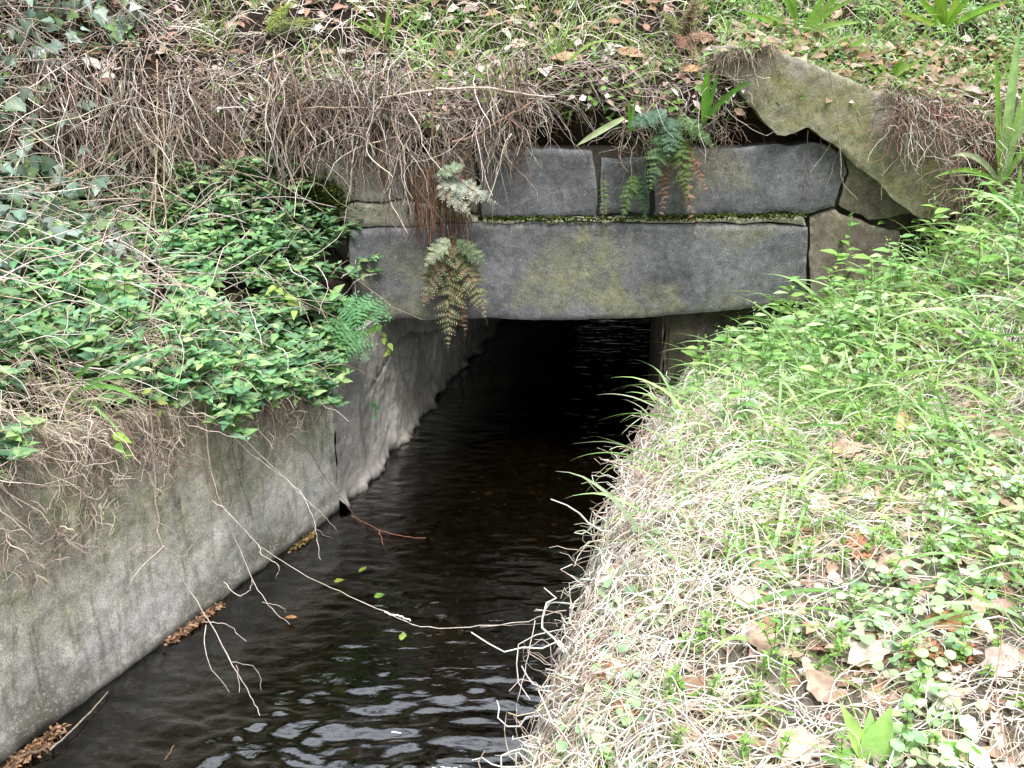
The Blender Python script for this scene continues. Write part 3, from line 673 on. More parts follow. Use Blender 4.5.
k = rng.random(n) < .35; q = p[k]+np.array([0, -.01, .015]); leaves(eg, q, rdir(len(q), 0), np.array([0, -.7, .7])+rng.normal(0, .4, (len(q), 3)), rng.uniform(.012, .045, len(q)), rng.uniform(.01, .025, len(q)), pal([(.42, .30, .22), (.60, .50, .43), (.22, .38, .12), (.30, .46, .18)], len(q)), 'dead', .25, .4, 1.1, .3)
es = MB(); p, x, b = scatE(3200, -1.7, 2.4, -.02, 1.3); n = len(x); P = walk(p+np.array([0, 0, .008]), norm(rdir(n, .1)), 7, rng.uniform(.010, .035, n), .3, .0)
z_ = zE(P[..., 0], P[..., 1]); P[..., 2] = np.maximum(P[..., 2]*.3+z_*.7, z_+.004)+rng.uniform(0, .03, (n, 1))*np.sin(np.linspace(0, PI, 7))[None]
tubes(es, P, np.linspace(1.2, .6, 7)[None]*rng.uniform(.0008, .0020, (n, 1)), pal(ST[:3]+BR[:3], n, .2)); tag(es.build("embankment_straw", M_straw), "dry stems and straw lying over the top of the embankment", "dry grass", kind="stuff")
lg = MB(); blades(lg, _pg, rng.uniform(.04, .15, len(_pg)), rng.uniform(.002, .0055, len(_pg)), [(.20, .36, .10), (.28, .44, .15), (.15, .28, .08), (.50, .48, .30)], .8, 8, .18); tag(lg.build("wall_top_grass", M_grass), "green grass blades along the top of the concrete wall", "grass", kind="stuff")
tag(eg.build("embankment_grass", M_grass), "short grass and tiny weeds growing on top of the embankment", "grass", kind="stuff")

# ------------------------------------------------------------------ right bank cover
def scatR(N, s0, s1, d0, d1, pw_=1.0):
    s = rng.uniform(s0, s1, N); d = d0+(d1-d0)*rng.random(N)**pw_
    x = EX+EU[0]*s+.9673*d; y = EY+EU[1]*s-.2538*d; k = y < HY(x)-.03
    return s[k], d[k], x[k], y[k]
ST = [(.84, .77, .67), (.90, .85, .78), (.74, .64, .54), (.93, .90, .85), (.62, .49, .39)]
def drape(P, lift):
    """keep strands on or just over the bank, falling over its edge"""
    z = zR(P[..., 0], P[..., 1])+lift; return np.concatenate([P[..., :2], z[..., None]], -1)
sb = MB()
def strawR(N, s0, s1, d0, d1, step, kink, lift, r, K=8, pw_=1., cols=ST, thr=-9, side=True):
    s, d, x, y = scatR(N, s0, s1, d0, d1, pw_)
    k = vn(s*3.3, d*4, 6)+.5*vn(s*10, d*10, 3)+1.1*ss(.35, .0, d) > thr; x, y = x[k], y[k]; n = len(x)
    a = rng.random(n)*2*PI; P = np.zeros((n, K, 3)); P[:, 0, 0] = x; P[:, 0, 1] = y; st = rng.uniform(*step, n)
    for j in range(1, K):
        a = a+rng.normal(0, kink, n)*(rng.random(n) < .6)
        dd = dR(P[:, j-1, 0], P[:, j-1, 1]); f = np.where(dd < 0, .45, 1)
        P[:, j, 0] = P[:, j-1, 0]+np.cos(a)*st*f; P[:, j, 1] = P[:, j-1, 1]+np.sin(a)*st*f
    lf = np.abs(rng.normal(lift, lift*.6, (n, 1)))*np.sin(np.linspace(.3, PI-.1, K))[None]*rng.uniform(.3, 1.6, (n, 1))+rng.uniform(0, lift*.7, (n, 1))
    P = drape(P, lf); P[..., 2] += rng.normal(0, .0025, P.shape[:2])
    P[..., 2] = np.maximum(P[..., 2], .03)
    tubes(sb, P, np.linspace(1.1, .5, K)[None]*rng.uniform(*r, (n, 1)), pal(cols, n, .15)); return P
strawR(9000, -.9, 2.2, -.0, 1.5, (.010, .030), .5, .018, (.0006, .0018), thr=-.15)
strawR(2600, -.7, 2.0, -.02, .30, (.012, .030), .7, .035, (.0008, .0022), pw_=1.2)
# straw hanging over the water in a ragged fringe
s, d, x, y = scatR(1100, -.7, 1.95, -.02, .10); n = len(x)
p = np.stack([x, y, zR(x, y)+rng.uniform(-.03, .03, n)], -1)
P = walk(p, norm(np.array([-.75, .1, -.05])+rng.normal(0, .6, (n, 3))), 8, rng.uniform(.009, .026, n)*(1+.6*(rng.random(n) < .15)), .6, .20)
P[..., 2] = np.maximum(P[..., 2], .02); tubes(sb, P, np.linspace(1.1, .5, 8)[None]*rng.uniform(.0010, .0034, (n, 1)), pal(ST, n, .15))
s, d, x, y = scatR(600, -.7, 1.9, -.03, .03); n = len(x)
p = np.stack([x, y, zR(x, y)-rng.uniform(.0, .1, n)], -1)
P = walk(p, norm(np.array([-.25, 0, -.8])+rng.normal(0, .4, (n, 3))), 8, rng.uniform(.012, .028, n), .4, .10)
P[..., 2] = np.maximum(P[..., 2], .02); tubes(sb, P, np.linspace(1.1, .5, 8)[None]*rng.uniform(.0009, .0020, (n, 1)), pal(ST, n, .2))
tag(sb.build("dry_straw", M_straw), "pale dry grass straw matted over the right bank and its edge", "dry grass", kind="stuff")

# straw on the near end of the left wall
ls = MB(); N = 3600; s = rng.uniform(-2.2, -.15, N); d = rng.uniform(-.02, .25, N)
k = vn(s*3, 3, 8)+1.5*ss(-.7, -1.3, s)+.15 > rng.random(N)*1.2; s, d = s[k], d[k]; N = len(s)
P = walk(PL(s, d)+NL*rng.uniform(0, .04, (N, 1)), norm(np.array([.55, -.35, -.1])+rng.normal(0, .55, (N, 3))), 9, rng.uniform(.012, .030, N), .40, .13)
q = P[..., :2]-WK; dd = q@WN; P[..., :2] -= WN*(np.where((dd > -.03) & (P[..., 2] < wtop(-.5)+.0), dd+.03, 0)*.0)[..., None]
bad = (dd > -.012) & (P[..., 2] < np.interp(q@WU, [-3, -1.27, -.5, -.12, 0], [.80, .73, .60, .50, .47]))
P[..., :2] -= WN*(np.where(bad, dd+.03, 0))[..., None]
tubes(ls, P, np.linspace(1.2, .5, 9)[None]*rng.uniform(.0006, .0014, (N, 1)), pal([(.66, .56, .46), (.76, .67, .57), (.52, .41, .33), (.38, .28, .22)], N, .2))
N = 650; s = rng.uniform(-1.5, -.06, N); d = np.zeros(N); k = vn(s*7, 5, 8) > -.25; s, d = s[k], d[k]; N = len(s)
p = PL(s, d+.001)+np.concatenate([-WN, [0]])*rng.uniform(.012, .03, (N, 1)); p[:, 2] += rng.uniform(-.09, .01, N)
P = walk(p, norm(np.array([.25, -.1, -.8])+rng.normal(0, .5, (N, 3))), 9, rng.uniform(.006, .018, N), .55, .12)
dd = (P[..., :2]-WK)@WN; P[..., :2] -= WN*np.maximum(dd+.012, 0)[..., None]; P[..., :2] -= WN*np.minimum(dd+.05, 0)[..., None]
tubes(ls, P, np.linspace(1.2, .5, 9)[None]*rng.uniform(.0006, .0013, (N, 1)), pal([(.62, .54, .44), (.50, .42, .33), (.36, .27, .21)], N, .2))
_q = [(15, 500), (35, 540), (30, 590), (70, 490), (90, 530), (105, 500), (60, 560), (10, 560), (150, 480), (95, 470), (175, 470), (290, 430), (310, 415), (270, 440)]
for _a, _b in _q:
    n = 26; p = pw(_a, _b-25, .02)+rng.normal(0, 1, (n, 3))*np.array([.02, .012, .025])
    P = walk(p, norm(np.array([.1, -.1, -.8])+rng.normal(0, .6, (n, 3))), 9, rng.uniform(.006, .018, n), .55, .15)
    dd = (P[..., :2]-WK)@WN; P[..., :2] -= WN*np.maximum(dd+.012, 0)[..., None]; P[..., :2] -= WN*np.minimum(dd+.06, 0)[..., None]
    tubes(ls, P, np.linspace(1.2, .5, 9)[None]*rng.uniform(.0006, .0016, (n, 1)), pal([(.76, .67, .57), (.64, .54, .45), (.48, .38, .31)], n, .2))
tag(ls.build("straw_fringe", M_straw), "brownish dry straw hanging over the top of the concrete wall", "dry grass", kind="stuff")

# green grass of the right bank
gb = MB()
s, d, x, y = scatR(19000, -.9, 2.25, .02, 1.7)
far = ss(1.5, 2.6, y)
k = vn(s*2.6, d*3.2, 21)+.6*vn(s*9, d*9, 5)+.55*far+.25*ss(.1, .5, d)-.5*ss(.25, 0, d) > .22; s, d, x, y = s[k], d[k], x[k], y[k]; n = len(x); far = far[k]
L = rng.uniform(.03, .085, n)*(1+1.0*far*(rng.random(n) < .55)); p = np.stack([x, y, zR(x, y)-.004], -1)
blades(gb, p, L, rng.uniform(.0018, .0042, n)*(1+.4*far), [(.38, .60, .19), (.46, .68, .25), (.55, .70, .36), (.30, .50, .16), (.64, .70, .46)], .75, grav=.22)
# long arching blades, thick towards the culvert
s, d, x, y = scatR(2300, .2, 2.2, .05, 1.6); k = rng.random(len(x)) < .2+.8*ss(1.8, 2.6, y); x, y = x[k], y[k]; n = len(x); p = np.stack([x, y, zR(x, y)], -1)
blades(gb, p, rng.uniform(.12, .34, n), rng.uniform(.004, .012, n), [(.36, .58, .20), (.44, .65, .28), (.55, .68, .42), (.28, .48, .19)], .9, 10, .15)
s, d, x, y = scatR(160, -.6, 1.2, .0, 1.1); n = len(x); p = np.stack([x, y, zR(x, y)], -1)
blades(gb, p, rng.uniform(.07, .18, n), rng.uniform(.003, .006, n), [(.22, .42, .08), (.30, .48, .14)], 1.1, 10, .14)
tag(gb.build("bank_grass", M_grass), "bright green grass blades growing through the straw of the right bank", "grass", kind="stuff")
# round leaved creeping weeds and small shoots
wb = MB(); s, d, x, y = scatR(2600, -.9, 2.1, .04, 1.6)
k = vn(s*3, d*3.6, 33)+.35*vn(s*8, d*8, 2)+.25*ss(.35, .9, d) > .12; s, d, x, y = s[k], d[k], x[k], y[k]; n = len(x)
z0 = zR(x, y)
for j in range(4):
    px_ = x+rng.normal(0, .014, n); py_ = y+rng.normal(0, .014, n); zz = zR(px_, py_)+rng.uniform(.012, .045, n)
    q = np.stack([px_, py_, zz], -1); L = rng.uniform(.010, .024, n)
    leaves(wb, q, rdir(n, .05), np.array([-.1, -.3, 1])+rng.normal(0, .28, (n, 3)), L, L*.95, pal([(.36, .56, .28), (.46, .64, .33), (.29, .47, .26), (.56, .68, .46)], n), 'round', .08, .18, 1.15)
    P = np.stack([np.stack([x, y, z0], -1), (np.stack([x, y, z0], -1)+q)/2+np.array([0, 0, .004]), q], 1); tubes(wb, P, np.full((n, 3), .0007), (.25, .33, .14))
s, d, x, y = scatR(620, -.8, 2.1, .05, 1.6); n = len(x); p = np.stack([x, y, zR(x, y)], -1); ax = norm(np.array([0, -.1, 1])+rng.normal(0, .25, (n, 3))); H = rng.uniform(.03, .10, n)
tubes(wb, np.stack([p, p+ax*H[:, None]*.5, p+ax*H[:, None]], 1), np.full((n, 3), .0009), (.22, .32, .10))
for lev in range(4):
    for j in range(5):
        a = j*2*PI/5+lev+rng.random(n); L = rng.uniform(.008, .017, n)
        leaves(wb, p+ax*(H*(.4+.2*lev))[:, None], np.stack([np.cos(a), np.sin(a), np.full(n, .3)], -1), np.array([0, 0, 1.])+rng.normal(0, .15, (n, 3)), L, L*.42, pal([(.22, .40, .09), (.30, .46, .14), (.18, .33, .08)], n), 'lance')
s, d, x, y = scatR(520, 1.0, 2.2, .12, 1.6); k = (y > 2.45) & (vn(x*7, y*7, 3)+.8*ss(2.5, 3.1, y) > .25); x, y = x[k], y[k]; n = len(x); p = np.stack([x, y, zR(x, y)], -1); ax = norm(np.array([-.05, -.15, 1])+rng.normal(0, .22, (n, 3))); H = rng.uniform(.07, .20, n)
tubes(wb, np.stack([p, p+ax*H[:, None]*.5, p+ax*H[:, None]], 1), np.full((n, 3), .0013), (.32, .44, .18))
for lev in range(6):
    a = lev*2.4+rng.random(n)*.8; L = rng.uniform(.018, .060, n)
    leaves(wb, p+ax*(H*(.35+.13*lev))[:, None], np.stack([np.cos(a), np.sin(a), np.full(n, .35)], -1), np.array([0, -.3, 1.])+rng.normal(0, .2, (n, 3)), L, L*.38, pal([(.24, .44, .13), (.34, .54, .20), (.18, .34, .12), (.42, .54, .28)], n, .25), 'lance', rng.uniform(.1, .5, n), .3)
k = rng.random(n) < .3; q0 = (p+ax*H[:, None])[k]; m_ = len(q0)
for j in range(10):
    leaves(wb, q0+np.array([0, 0, .005*j])+rng.normal(0, .004, (m_, 3)), rdir(m_, .5), rdir(m_), .007, .005, pal([(.50, .62, .34), (.42, .56, .28)], m_), 'ovate')
tag(wb.build("creeping_weeds", M_leaf), "small round leaved creeping weeds between the straw of the right bank", "weeds", kind="stuff")
# fragments of dead leaves under the straw
fb = MB(); s, d, x, y = scatR(6500, -.9, 2.1, .02, 1.7); n = len(x); p = np.stack([x, y, zR(x, y)+rng.uniform(.002, .014, n)], -1)
leaves(fb, p, rdir(n), np.array([0, -.1, 1])+rng.normal(0, .3, (n, 3)), rng.uniform(.015, .05, n), rng.uniform(.010, .028, n), pal([(.58, .45, .37), (.50, .35, .26), (.70, .62, .55), (.36, .22, .15)], n), 'dead', .2, .3, 1.1, .3)
tag(fb.build("bank_litter", M_dead), "broken dead leaf scraps lying under the straw of the right bank", "leaf litter", kind="stuff")
# ------------------------------------------------------------------ ferns
def frond_mesh(base, tip, sag, wmax, col, npair=20, nsub=6, up=(0, -.6, .8), tipcol=None, messy=.12):
    base, tip = np.array(base, float), np.array(tip, float); up = norm(np.array(up, float)); L = np.linalg.norm(tip-base)
    mid = (base+tip)/2+np.array([0, -.3, .8])*sag*L
    t = np.linspace(0, 1, npair+4)[:, None]; path = base*(1-t)**2+2*mid*t*(1-t)+tip*t**2
    path = path+rng.normal(0, .0015, path.shape)
    mb = MB(); twc = np.array(col)*.8+np.array([.03, .0, 0])
    tubes(mb, path[None], np.linspace(.0018, .0006, len(path))[None], twc)
    T = norm(np.gradient(path, axis=0)); S = norm(np.cross(T, up))
    pos, dr, nr, LL = [], [], [], []
    for i in range(3, len(path)-1):
        tt = (i-3)/(npair)
        wl = wmax*(np.sin(PI*min(1, (tt+.18)/1.12)**.8)**.75 if tt < .97 else .1)
        for sg in (-1, 1):
            if rng.random() < .05: continue
            d = norm(S[i]*sg*.95+T[i]*.38+rng.normal(0, messy, 3)+np.array([0, 0, -.10]))
            l = wl*rng.uniform(.85, 1.1)
            n = max(2, int(nsub*l/wmax+.5))
            pt = norm(np.cross(d, up))
            for j in range(n+1):
                q = path[i]+d*l*(j+.3)/(n+.8)-up*l*.10*((j/n)**2)
                sl = l*.30*(1-.65*j/n)+.003
                for s2 in ((-1, 1) if j < n else (0,)):
                    pos.append(q); dr.append(pt*s2+d*.55 if s2 else d); nr.append(up+rng.normal(0, .25, 3)); LL.append(sl)
    pos, dr, nr, LL = map(np.array, (pos, dr, nr, LL)); n = len(pos)
    c = np.array(col)*(1+rng.normal(0, .16, (n, 1)))
    if tipcol is not None:
        f = (rng.random((n, 1)) < .35+.4*vn(pos[:, 0]*30, pos[:, 2]*30, 2)[:, None]); c = np.where(f, np.array(tipcol)*(1+rng.normal(0, .15, (n, 1))), c)
    leaves(mb, pos, dr, nr, LL, LL*.52, c, 'pinna', .12, .15, 1.05)
    return mb
def fern(label, base, fronds, group=None):
    t = thing("fern", label, "fern", base, group)
    for f in fronds:
        o = frond_mesh(*f[:5], **(f[5] if len(f) > 5 else {})).build("frond", M_fern, t)
    return t
GREY, OLIVE, BROWN, DG, MG = (.40, .44, .37), (.20, .22, .11), (.34, .21, .14), (.11, .18, .05), (.10, .22, .06)
b = ph(432, 176, .06)
fern("pale grey green withered fern above the left part of the lintel", b, [
    (b, ph(500, 206, .10), .12, .045, GREY, dict(tipcol=(.50, .44, .34), messy=.25)), (b+np.array([.01, 0, -.01]), ph(472, 216, .11), .10, .042, GREY, dict(tipcol=(.45, .38, .28), messy=.25)),
    (b, ph(466, 166, .10), .1, .03, (.30, .38, .26), dict(npair=12))])
b = ph(452, 236, .07)
fern("drooping olive and brown fern hanging over the left end of the lintel", b, [
    (b, ph(448, 352, .06), .10, .062, OLIVE, dict(npair=22, tipcol=(.30, .24, .15))), (b, ph(420, 312, .09), .14, .055, (.17, .19, .10), dict(tipcol=BROWN)),
    (b, ph(488, 325, .08), .16, .055, OLIVE, dict(tipcol=(.28, .20, .12))), (b, ph(488, 268, .10), .15, .035, (.13, .18, .09), dict(npair=14)),
    (b, ph(424, 268, .12), .18, .035, (.32, .36, .24), dict(npair=14)), (b, ph(466, 340, .04), .06, .035, BROWN, dict(npair=18, messy=.3))])
b = ph(672, 112, .08)
fern("green fern spreading over brown dead fronds above the right part of the lintel", b, [
    (b, ph(648, 196, .12), .16, .048, (.10, .18, .07)), (b, ph(688, 205, .10), .14, .050, DG), (b, ph(716, 150, .10), .16, .036, (.11, .19, .07), dict(npair=15)),
    (b, ph(626, 128, .12), .16, .040, (.10, .18, .11), dict(npair=15)), (b, ph(668, 160, .14), .18, .045, (.09, .17, .10), dict(npair=16)),
    (b, ph(694, 232, .05), .06, .035, BROWN, dict(messy=.35)), (b, ph(660, 228, .05), .06, .03, (.30, .19, .13), dict(messy=.35)), (b, ph(708, 196, .06), .06, .03, BROWN, dict(messy=.35))])
b = ph(604, 172, .03); fern("small narrow yellowish green fern hanging below the broken gap in the stones", b, [(b, ph(604, 232, .03), .05, .018, (.15, .20, .08), dict(npair=16, nsub=3))])
b = ph(636, 168, .05); fern("small dark green fern in the gap between the two dark stone blocks", b, [(b, ph(622, 222, .06), .1, .032, DG, dict(npair=16, nsub=4)), (b, ph(646, 226, .06), .1, .030, (.06, .13, .05), dict(npair=16, nsub=4))])
s_, d_, p0 = PL_h(318, 318); p0 = p0+NL*.05
fern("broad bright green fern leaf reaching over the corner of the concrete wall", p0, [
    (p0, p0+np.array([.15, -.13, -.13]), .22, .080, (.09, .22, .08), dict(npair=11, nsub=5)), (p0, p0+np.array([.22, -.04, -.02]), .25, .075, (.10, .25, .10), dict(npair=10, nsub=5)), (p0, p0+np.array([.07, -.16, -.20]), .2, .065, (.08, .20, .06), dict(npair=10, nsub=5))])
p0 = hitE(262, 42)+np.array([0, 0, .02])
fern("yellow green fern standing on the embankment at the top left", p0, [(p0, p0+np.array([.13, -.05, .10]), .2, .05, (.20, .25, .05), dict(npair=16, nsub=3)), (p0, p0+np.array([.20, .03, .04]), .2, .05, (.17, .20, .06), dict(npair=16, nsub=3))])
p0 = hitE(682, 44)+np.array([0, -.02, .02])
fern("brown and olive fern crown at the top beside the mossy slab", p0, [
    (p0, p0+np.array([-.10, -.08, .08]), .3, .04, (.16, .17, .05), dict(nsub=3)), (p0, p0+np.array([.02, -.08, .12]), .25, .04, (.17, .12, .06), dict(nsub=3)), (p0, p0+np.array([.09, -.12, -.01]), .3, .04, BROWN, dict(nsub=3, messy=.3)),
    (p0, p0+np.array([-.03, -.14, -.04]), .3, .04, (.22, .12, .08), dict(nsub=3, messy=.35)), (p0, p0+np.array([.06, .02, .13]), .2, .04, (.18, .20, .06), dict(nsub=3)), (p0, p0+np.array([.04, -.13, -.10]), .3, .04, BROWN, dict(nsub=3, messy=.35))])
# brown dead stalks below the pale fern
mb = MB(); n = 150; x0 = rng.uniform(412, 468, n); p = np.array([ph(a, c, .045) for a, c in zip(x0, rng.uniform(165, 205, n))])
P = walk(p, np.array([0, -.1, -1])+rng.normal(0, .18, (n, 3)), 8, rng.uniform(.012, .030, n), .12, .2); P[..., 1] = np.minimum(P[..., 1], HY(P[..., 0])-.02)
tubes(mb, P, np.linspace(1.2, .6, 8)[None]*rng.uniform(.0008, .0017, (n, 1)), pal([(.22, .12, .085), (.30, .18, .13), (.16, .085, .06)], n))
tag(mb.build("dead_fern_stalks", M_twig), "bundle of reddish brown dead fern stalks hanging behind the pale fern", "dead fern")
mb = MB(); n = 60; s_, d_, p0 = PL_h(222, 150); p = p0+NL*.09+rng.normal(0, .014, (n, 3))
P = walk(p, np.array([.05, -.1, -1])+rng.normal(0, .2, (n, 3)), 7, rng.uniform(.012, .03, n), .2, .2)
leaves(mb, P[:, 3], rdir(n, -.5), rdir(n), .035, .018, pal([(.45, .32, .22), (.36, .24, .17)], n), 'dead', .5, .5, 1.1, .3)
tubes(mb, P, np.full((n, 7), .0012), pal([(.40, .28, .20), (.30, .19, .13)], n))
tag(mb.build("withered_fern", M_twig), "curled tan withered fern clump hanging above the green leaves of the left bank", "dead fern")

# ------------------------------------------------------------------ plants with strap leaves
def strap_leaf(base, tip, sag, W, col, K=12, tipc=None):
    base, tip = np.array(base, float), np.array(tip, float); L = np.linalg.norm(tip-base)
    mid = (base+tip)/2+np.array([0, 0, 1.])*sag*L; t = np.linspace(0, 1, K)[:, None]
    P = base*(1-t)**2+2*mid*t*(1-t)+tip*t**2
    T = norm(np.gradient(P, axis=0)); S = norm(np.cross(T, norm(np.array([-P[K//2][0], -P[K//2][1], .9])))); U = np.cross(S, T)
    w = W/2*np.interp(np.linspace(0, 1, K), [0, .2, .5, .8, 1], [.55, .9, 1, .7, .03])[:, None]
    V = np.stack([P-S*w+U*w*.35, P, P+S*w+U*w*.35], 1); f = []
    for k in range(K-1): a = 3*k; f += [[a, a+1, a+4, a+3], [a+1, a+2, a+5, a+4]]
    c = np.array(col)*(1-t)+np.array(tipc if tipc else col)*t; c = np.repeat(c, 3, 0); c[1::3] *= 1.12
    mb = MB(); mb.add(V.reshape(-1, 3), f, c); return mb
def strap(label, base, lv, group=None, cat="plant", name="strap_leaf_plant"):
    t = thing(name, label, cat, base, group)
    for l in lv: strap_leaf(base, *l).build("leaf", M_strap, t)
    return t
def off(b, x, y, z): return np.array(b)+np.array([x, y, z])
b = ph(704, 122, .07)
strap("three bright green strap leaves rising from the dark gap beside the mossy slab", b, [(off(b, -.004, -.02, .17), .0, .026, (.14, .34, .04)), (off(b, .13, -.07, .13), .22, .018, (.09, .22, .03)), (off(b, .03, -.02, .15), .0, .016, (.10, .26, .04))])
b = ph(624, 118, .12); t = strap("single long pale green leaf lying slantwise above the middle of the lintel", b, [(ph(576, 146, .14), .03, .020, (.36, .44, .22))], name="grass_leaf", cat="leaf")
b = ph(630, 132, .07); strap("small tuft of short green blades right of the slanting pale leaf", b, [(off(b, -.01, -.02, .10), 0, .012, (.12, .30, .04)), (off(b, .012, -.02, .11), 0, .010, (.13, .32, .05)), (off(b, .035, -.03, .05), .1, .008, (.16, .30, .07))])
def fan(label, px, py, n, L, W, cols, spread=.8, E=True, lift=.45):
    b = (hitE if E else hitR)(px, py); lv = []
    for i in range(n):
        a = (i/(max(1, n-1))-.5)*2*spread+rng.normal(0, .1); l = L*1.35*rng.uniform(.7, 1.1)
        lv.append((off(b, math.sin(a)*l, -rng.uniform(.1, .5)*l, math.cos(a)*l*rng.uniform(.5, 1)), rng.uniform(.05, .3)*lift, W*rng.uniform(.7, 1.1), tuple(np.array(cols[i % len(cols)])*rng.uniform(.85, 1.15))))
    return strap(label, b, lv)
YG = [(.24, .42, .08), (.32, .50, .13), (.18, .36, .06)]
fan("fan of pale green strap leaves at the top above the mossy slab", 800, 34, 8, .20, .020, YG, 1.2)
fan("short bright tuft of strap leaves on the upper edge of the mossy slab", 842, 52, 5, .09, .014, YG, 1.2)
fan("tuft of small upright green leaves above the mossy slab's shoulder", 888, 82, 5, .10, .016, YG, .9)
fan("yellow green broad leaved tuft at the top right", 945, 30, 8, .17, .024, [(.30, .46, .07), (.22, .42, .05)], 1.1)
fan("grass tuft with broad yellowish blades at the top left of the embankment", 385, 42, 8, .14, .010, YG, .8)
fan("thin bright grass tuft above the middle of the lintel", 505, 92, 8, .12, .007, YG, .9)
fan("bright grass tuft at the top centre of the embankment", 555, 60, 7, .10, .007, YG, .7)
b = ph(1000, 185, .14)
strap("tall clump of wide pale green blades at the right edge", b, [(off(b, x, y, z), s_, w_, c) for x, y, z, s_, w_, c in [
    (-.03, 0, .50, .02, .030, (.36, .55, .22)), (.05, .0, .48, .02, .026, (.30, .50, .14)), (.02, -.1, .40, .03, .024, (.42, .56, .28)), (-.20, -.05, .10, .35, .018, (.45, .55, .35)), (-.24, -.04, .03, .30, .016, (.22, .42, .08)), (.12, -.1, .30, .1, .022, (.25, .45, .10)), (-.10, -.02, .42, .05, .018, (.24, .44, .08))]])
b = ph(1010, 240, .25)
strap("arching green blades in front of the rooty slope at the right edge", b, [(off(b, x, y, z), s_, w_, c) for x, y, z, s_, w_, c in [
    (-.16, -.1, .20, .25, .018, (.26, .46, .12)), (-.06, -.1, .26, .10, .016, (.30, .50, .16)), (.06, -.1, .22, .1, .018, (.40, .52, .30)), (-.20, -.12, .02, .4, .014, (.34, .50, .18))]])
b = hitR(940, 165)+np.array([0, -.03, .03]); strap("yellowing blade lying below the roots at the upper right", b, [(off(b, -.13, -.03, -.03), .1, .020, (.42, .42, .14), 12, (.50, .36, .14))], cat="leaf", name="grass_leaf")
# broad leaved rosettes and sprigs
def broad(label, base, lv, cat="plant", name="broad_leaf_plant", prof='ovate'):
    t = thing(name, label, cat, base)
    for (dx, dy, dz, L, W, c) in lv:
        mb = MB(); d = np.array([[dx, dy, dz]], float); leaves(mb, np.array([base]), d, np.array([[-.1, -.7, .9]]), L, W, np.array([c]), prof, .15, .35, 1.2)
        mb.build("leaf", M_leaf, t)
    return t
b = hitR(868, 764)
broad("broad leaved bright green rosette at the bottom edge of the right bank", b, [(-.35, .2, .8, .10, .028, (.34, .52, .14)), (.25, .1, .9, .095, .045, (.33, .55, .16)), (-.9, -.1, .25, .075, .036, (.20, .38, .11)), (.7, .1, .4, .07, .04, (.30, .46, .20)), (.05, .3, .9, .08, .03, (.26, .44, .14))])
b = hitR(985, 766); broad("single large green leaf at the bottom right corner", b, [(-.8, .3, .35, .07, .035, (.18, .40, .07))])
b = np.array([.06, 1.40, .22]); b = pz(580, 768, .18)
t = thing("green_sprig", "fresh light green sprig over the water at the bottom of the straw", "plant", b)
mb = MB(); P = twig(mb, [b, off(b, -.01, .02, .03), off(b, -.035, .03, .06)], .0016, .001, (.26, .40, .16)); mb.build("stem", M_leaf, t)
mb = MB(); n = 16; q = P[rng.integers(3, len(P), n)]; leaves(mb, q, rdir(n, .4), np.array([0, -.5, 1])+rng.normal(0, .3, (n, 3)), .022, .012, pal([(.34, .52, .20), (.42, .58, .28)], n), 'ovate'); mb.build("leaves", M_leaf, t)
def sprig(label, pts, nleaf, L, cols, prof='ovate', r=.0012, stem=(.20, .22, .08), cat="plant", name="leafy_sprig"):
    t = thing(name, label, cat, pts[0]); mb = MB(); P = twig(mb, pts, r, r*.6, stem); mb.build("stem", M_leaf, t); mb = MB()
    q = P[np.linspace(len(P)*.25, len(P)-1, nleaf).astype(int)]; leaves(mb, q, rdir(nleaf, .0)+np.array([.2, -.4, -.2]), np.array([.2, -.7, .6])+rng.normal(0, .3, (nleaf, 3)), L*rng.uniform(.75, 1.15, nleaf), L*.5, pal(cols, nleaf, .1), prof, .2, .2)
    mb.build("leaves", M_leaf, t); return t
s_, d_, p0 = PL_h(335, 325); p0 = p0+NL*.04
sprig("sprig with large yellow green leaves leaning over the corner towards the lintel", [p0, off(p0, .06, -.05, .03), off(p0, .14, -.07, .0)], 6, .05, [(.24, .34, .06), (.16, .30, .07)])
sprig("sprig with yellow edged leaves hanging against the culvert's left side", [off(p0, .08, -.02, -.02), off(p0, .14, -.04, -.05), off(p0, .16, -.05, -.09)], 6, .035, [(.20, .30, .06), (.36, .34, .10)])
p0 = pw(345, 415, .02)+np.array([.06, .1, 0]); sprig("dark green sprig growing from the crack of the culvert's left side", [p0, off(p0, .02, -.03, .01), off(p0, .03, -.04, -.03)], 7, .024, [(.06, .16, .07), (.05, .13, .05)])
s_, d_, p0 = PL_h(255, 300); p0 = p0+NL*.07
sprig("yellow green heart shaped leaves among the dark green ones of the left bank", [p0, off(p0, .05, -.04, .01), off(p0, .10, -.07, -.05)], 6, .040, [(.30, .42, .08), (.36, .46, .12)], 'heart')
p0 = pw(112, 430, .03); sprig("pair of yellow green leaves hanging in front of the concrete wall at the left", [p0, off(p0, .01, -.02, -.02), off(p0, .02, -.02, -.05)], 3, .045, [(.30, .46, .08), (.24, .42, .10)])
p0 = pw(150, 385, .03); sprig("small yellowish leaf sprig at the top of the concrete wall", [p0, off(p0, .02, -.03, -.02), off(p0, .03, -.03, -.06)], 3, .030, [(.34, .44, .10)])
s_, d_, p0 = PL_h(65, 400)
t = strap("wide green grass blades arching over the top of the wall at the left", p0, [(off(p0, .22, -.08, .02), .35, .012, (.17, .36, .09)), (off(p0, .16, -.10, -.04), .3, .010, (.20, .38, .10)), (off(p0, .12, -.05, .12), .2, .010, (.14, .32, .07)), (off(p0, .03, -.08, -.10), .3, .009, (.24, .40, .14)), (off(p0, .0, -.03, .12), .1, .008, (.20, .38, .12)), (off(p0, .20, -.02, .06), .25, .010, (.18, .36, .12))])
